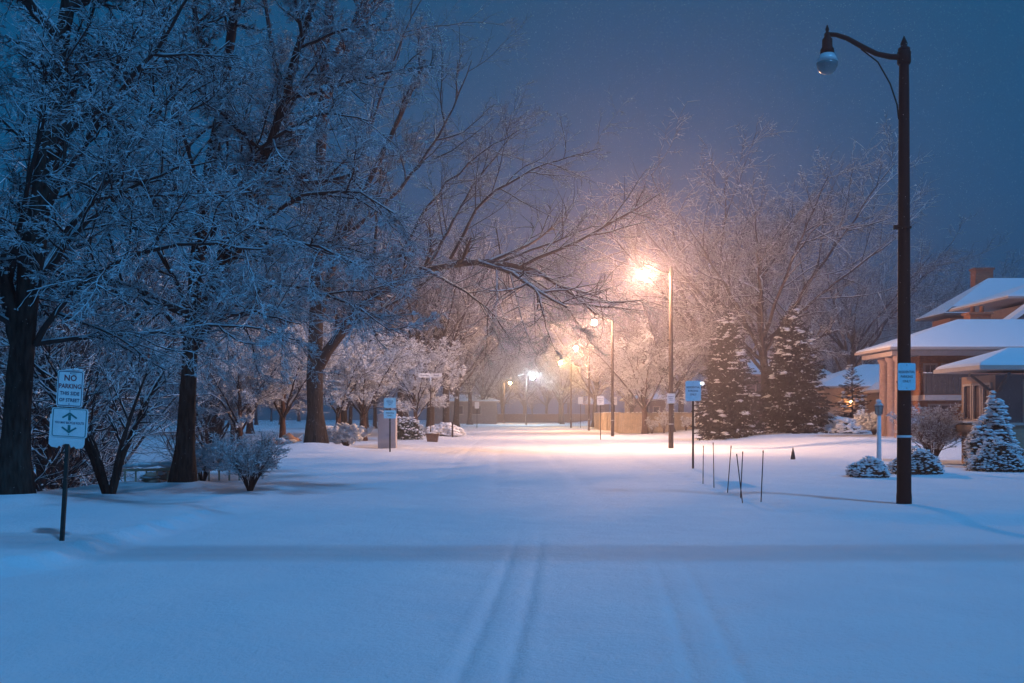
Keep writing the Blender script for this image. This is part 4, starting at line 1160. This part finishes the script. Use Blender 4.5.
# upper storey with gable at the far right edge
MB().box(30.6, 42, 56.0, 64, 6.0, 8.2).build('upper_wall', M['siding'], t)
f_, s_ = MB(), MB()
hip_roof(f_, s_, 29.0, 43.5, 58.2, 66, 8.55, 10.0, 33, 39)
f_.build('upper_roof', M['trim'], t); s_.build('upper_roof_snow', M['snow'], t)
MB().prism([(27.6, 6.2), (31.5, 6.2), (31.5, 8.1), (30.3, 8.1)], 57.0, 57.9).build('gable_wall', M['siding'], t)
MB().prism([(27.2, 6.2), (27.6, 6.2), (30.3, 8.1), (30.0, 8.2)], 56.9, 57.95).build('gable_snow', M['snow'], t)

# --- tall house behind, D 76
t = thing('tall_house', 'tall house farther back at the right with a steep snowy roof and a brick chimney', 'house')
MB().box(33.8, 58, 76.8, 80.0, 0, 9.1).build('wall', M['brick'], t)
f_, s_ = MB(), MB()
hip_roof(f_, s_, 32.9, 60, 75.8, 81.2, 9.35, 12.35, 37.6, 54)
f_.build('roof', M['trim_dark'], t); s_.build('roof_snow', M['snow'], t)
window(t, 'y', 36, 37.4, 7.2, 8.6, 76.8, 'dark_glass', .12)
ch = MB().box(37.0, 38.4, 79.4, 80.3, 9.6, 13.2).build('chimney', M['brick'], t)
MB().box(36.9, 38.5, 79.3, 80.4, 13.2, 13.35).build('chimney_cap', M['brick'], ch)

# --- tan bungalow, D 88
t = thing('bungalow', 'small tan brick bungalow with a lamp-lit snowy roof behind the smaller spruce', 'house')
g = .42
MB().box(27.9, 40, 89, 98, .2, 4.0).build('wall', M['brick_tan'], t)
f_, s_ = MB(), MB()
hip_roof(f_, s_, 27.0, 41, 88, 99, 4.15, 6.3, 33.0, 36)
f_.build('roof', M['trim'], t); s_.build('roof_snow', M['snow'], t)
f_, s_ = MB(), MB()
hip_roof(f_, s_, 31.2, 38, 84.5, 89.5, 3.75, 5.2, 33.6, 35.6, fas=.2)
f_.build('porch_roof', M['trim'], t); s_.build('porch_roof_snow', M['snow'], t)
for x_ in (31.7, 34.4, 37.4):
    MB().box(x_, x_ + .35, 85.1, 85.45, .2, 3.5).build('porch_post', M['trim'], t)
window(t, 'x', 90.5, 92, 1.6, 3.2, 27.9, 'dark_glass', .1); window(t, 'y', 30.6, 31.6, 1.4, 3.0, 89, 'curtain_glass', .12, mull=1)
window(t, 'y', 35.0, 36.6, 1.4, 3.2, 89, 'dark_glass', .12, mull=1)
MB().lathe([(.03, 2.66), (.08, 2.70), (.09, 2.80), (.03, 2.88)], (30.25, 88.7, 0), 8).build('porch_lamp', M['porch_lamp'], t)
dr = MB().box(32.6, 33.7, 88.93, 88.997, .3, 2.6).build('door', M['wood'], t)
MB().tube([(33.5, 88.9, 1.3), (33.5, 88.9, 1.5)], .03, 6).build('handle', M['black_metal'], dr)

# --- two more snowy roofs between the spruces / beyond
def back_house(px0, px1, D, py_eave, py_ridge, label, wall, depth=9):
    x0, x1 = (px0 - 512) / FPX * D, (px1 - 512) / FPX * D
    ze = EYE + (HOR - py_eave) / FPX * D; zr = EYE + (HOR - py_ridge) / FPX * (D + depth / 2)
    t = thing('house', label, 'house')
    MB().box(x0 + .6, x1 - .6, D + .6, D + depth - .6, -.2, ze - .15).build('wall', M[wall], t)
    f_, s_ = MB(), MB()
    w = (x1 - x0)
    hip_roof(f_, s_, x0, x1, D, D + depth, ze, zr, x0 + w * .28, x1 - w * .28)
    f_.build('roof', M['trim'], t); s_.build('roof_snow', M['snow'], t)
    window(t, 'y', x0 + w * .35, x0 + w * .48, ze - 2.3, ze - .9, D + .6, 'dark_glass', .1)
    window(t, 'y', x0 + w * .6, x0 + w * .73, ze - 2.3, ze - .9, D + .6, 'dark_glass', .1)
    return t
back_house(735, 800, 100, 374, 360, 'low snowy-roofed house glimpsed between the two big spruces', 'siding')
back_house(795, 850, 118, 382, 369, 'snowy-roofed house glimpsed just right of the right spruce', 'siding')
back_house(628, 672, 112, 399, 388, 'snowy-roofed house behind the lamp-lit board fence', 'siding')
h5 = back_house(428, 500, 175, 401, 395, 'made-up faint house at the left of the far end, standing in for blurred light', 'siding')  # this house and the next are invented, standing in for blurred light
h6 = back_house(585, 612, 205, 404, 396, 'made-up faint house at the far end of the street with an added blue glow', 'siding')
w6 = MB().box(16.9, 17.5, 205.5, 205.58, 1.0, 3.2).build('glow_panel', M['far_glow'], h6)  # added glowing panel, no known window there

# floodlight pole
t = thing('floodlight_pole', 'post with twin white floodlights glaring beside the left spruce', 'floodlight', base(695, 82))
zf = EYE + (HOR - 383) / FPX * 82 - t.location.z
MB().lathe([(.08, -.1), (.07, 2), (.05, zf + .1)], n=8).build('pole', M['pole_white'], t)
MB().box(-.72, .72, -.04, .04, zf + .06, zf + .14).build('crossbar', M['pole_white'], t)
for x_ in (-.6, .55):
    hd = MB().box(x_ - .16, x_ + .16, -.10, .08, zf - .14, zf + .055).build('lamp_head', M['brown_metal'], t)
    MB().box(x_ - .13, x_ + .13, -.112, -.102, zf - .12, zf + .03).build('lens', M['flood'], hd)

for o in list(C.objects):
    if o.name.split('.')[0].endswith('roof_snow'):
        bv = o.modifiers.new('soft_edges', 'BEVEL'); bv.width = 0.09; bv.segments = 3; bv.limit_method = 'ANGLE'; bv.angle_limit = R(12)
        o.data.polygons.foreach_set('use_smooth', [True] * len(o.data.polygons))

# ------------------------------------------------------------------ fences and walls
def board_fence(name, label, p0, p1, h, m, bw=.14, gap=.012, top=True, posts=2.4):
    p0 = np.array(p0, float); p1 = np.array(p1, float); L = np.linalg.norm(p1 - p0); a = math.atan2(*(p1 - p0)[::-1])
    g0 = float(gz(*p0))
    t = thing(name, label, 'fence', (p0[0], p0[1], g0), a)
    mb = MB(); x = 0; r = random.Random(3)
    while x < L - bw:
        mb.box(x, x + bw, -.012, .012, .02, h + r.uniform(-.01, .01)); x += bw + gap
    mb.build('boards', M[m], t)
    x = 0
    while x <= L + .01:
        MB().box(x - .05, x + .05, .016, .12, -.2, h + .08).build('post', M[m], t); x += posts
    if top:
        MB().box(0, L, -.02, .014, h + .012, h + .05).build('rail', M[m], t)
        n = int(L * 5); rr = np.random.default_rng(4)
        v, f = blobs(rr, np.stack([rr.uniform(0, L, n), np.zeros(n), np.full(n, h + .06)], -1), np.full(n, .12), .5, (PIL_V, PIL_F), .15)
        np_mesh('snow', v, f, [M['snow']], t)
    return t
fx0, fx1 = (620 - 512) / FPX * 86, (692 - 512) / FPX * 86
board_fence('board_fence', 'lamp-lit pale board fence facing the viewer left of the big spruces', (fx0, 86), (fx1 + 2, 86), 1.75, 'fence_wood')
board_fence('board_fence', 'pale board fence running away from the viewer along the right of the street', (fx0, 86.2), (fx0 + .3, 116), 1.75, 'fence_wood')
b = P(480, 415, 205); c = P(578, 415, 205)
board_fence('board_fence', 'long low fence across the far end of the street', (b[0] - 6, 205), (c[0] + 3, 205), 1.7, 'wood', bw=.4)

# picket rail behind the second trunk
p0 = np.array([-8.1, 21.6]); p1 = np.array([-8.6, 27.5])
t = thing('picket_railing', 'low dark picket railing sagging under snow left of the second trunk', 'railing', at(-9.1, 23.4, -.2), R(20))
L = 2.6
for k in range(12):
    MB().box(k * L / 11 - .02, k * L / 11 + .02, -.015, .015, -.3, .44).build('picket', M['fence_wood'], t)
MB().box(-.05, L + .05, -.03, .03, .44, .50).build('rail', M['fence_wood'], t)
rr = np.random.default_rng(4); n = 60
np_mesh('snow', *blobs(rr, np.stack([rr.uniform(-.1, L + .1, n), rr.normal(0, .1, n), np.full(n, .52) + rr.uniform(0, .08, n)], -1), np.full(n, .17), .5, (PIL_V, PIL_F), .15), [M['snow']], t)

# stair rail by the arching tree
q0 = P(283, 452, 47); q1 = P(304, 434, 47)
t = thing('stair_handrail', 'slanting white handrail just left of the trunk with the arching limb', 'handrail', tuple(q0))
d = q1 - q0
MB().tube([(0, 0, 0), tuple(d)], .04, 6).build('rail', M['pole_white'], t)
for s in (0.02, .5, 1.0):
    MB().box(d[0] * s - .04, d[0] * s + .04, -.04, .04, d[2] * s - 1.1, d[2] * s).build('baluster', M['pole_white'], t)

# snow-covered rocks along the edge of the ravine
ROCKS = [(162, 476, 24), (172, 473, 25), (150, 479, 23.4), (200, 455, 38), (206, 453, 39), (217, 452, 39), (270, 449, 46), (278, 448, 46), (288, 448, 46)]
rl = ['snow-capped boulder against the picket railing, %s' % s for s in ('its middle one', 'nearest the second trunk', 'at its left end')] + \
     ['pale snow-capped stone right of the second trunk at the lawn edge, %s' % s for s in ('leftmost of three', 'middle of three', 'rightmost of three')] + \
     ['snow-heaped stone left of the white handrail, %s' % s for s in ('farthest from it', 'middle of three', 'nearest to it')] + \
     []
for k, (px, py, D) in enumerate(ROCKS):
    rr = np.random.default_rng(100 + k)
    x = (px - 512) / FPX * D; s = (.22 if D < 30 else .34) * rr.uniform(.8, 1.2)
    z = float(gz(x, D))
    t = thing('boulder', rl[k], 'rock', (x, D, z + s * .2))
    v, f = blobs(rr, np.zeros((5, 3)) + rr.normal(0, .3, (5, 3)) * s, np.full(5, s), .8, (PIL_V, PIL_F), .2)
    np_mesh('rock', v, f, [M['stucco']], t, smooth=False)
    v, f = blobs(rr, np.array([(0, 0, s * .45)]) + rr.normal(0, .35, (7, 3)) * s * np.array([1, 1, .15]), np.full(7, s * .8), .5, (PIL_V, PIL_F), .12)
    np_mesh('snow', v, f, [M['snow']], t)

# ------------------------------------------------------------------ falling snow
rng = np.random.default_rng(8)
n = 75000
D = 7 + 88 * rng.random(n) ** 0.75
pos = np.stack([rng.uniform(-.62, .62, n) * D, D, rng.uniform(-.05, .5, n) * D + rng.uniform(0.2, 1.6, n)], -1)
pos = pos[pos[:, 2] > gz(pos[:, 0], pos[:, 1]) + .05]
for lx, ly in ((6.1, 46.8), (6.1, 71), (6.4, 98)):
    pos = pos[np.hypot(pos[:, 0] - lx, pos[:, 1] - ly) > 3.2]
v, f = blobs(rng, pos, rng.uniform(.0016, .0036, len(pos)) * np.clip(pos[:, 1] / 18, .5, 2.2), 2.2, jitter=.15)
o = np_mesh('falling_snow', v, f, [M['snow']], smooth=False)
tag(o, 'fine snowflakes falling through the air', 'snowfall', kind='stuff')

# ------------------------------------------------------------------ haze
m = bpy.data.materials.new('haze'); m.use_nodes = True
nt = m.node_tree; nt.nodes.clear()
out = nt.nodes.new("ShaderNodeOutputMaterial"); pv = nt.nodes.new("ShaderNodeVolumePrincipled")
pv.inputs["Color"].default_value = (0.80, 0.76, 0.96, 1)
pv.inputs["Density"].default_value = 0.0029
pv.inputs["Anisotropy"].default_value = 0.74
nt.links.new(pv.outputs[0], out.inputs["Volume"])
o = MB().box(-205, 205, -65, 305, -6.2, 27.0).build('haze', m)
o['kind'] = 'stuff'; o['label'] = 'snowy night haze filling the street'; o['category'] = 'haze'
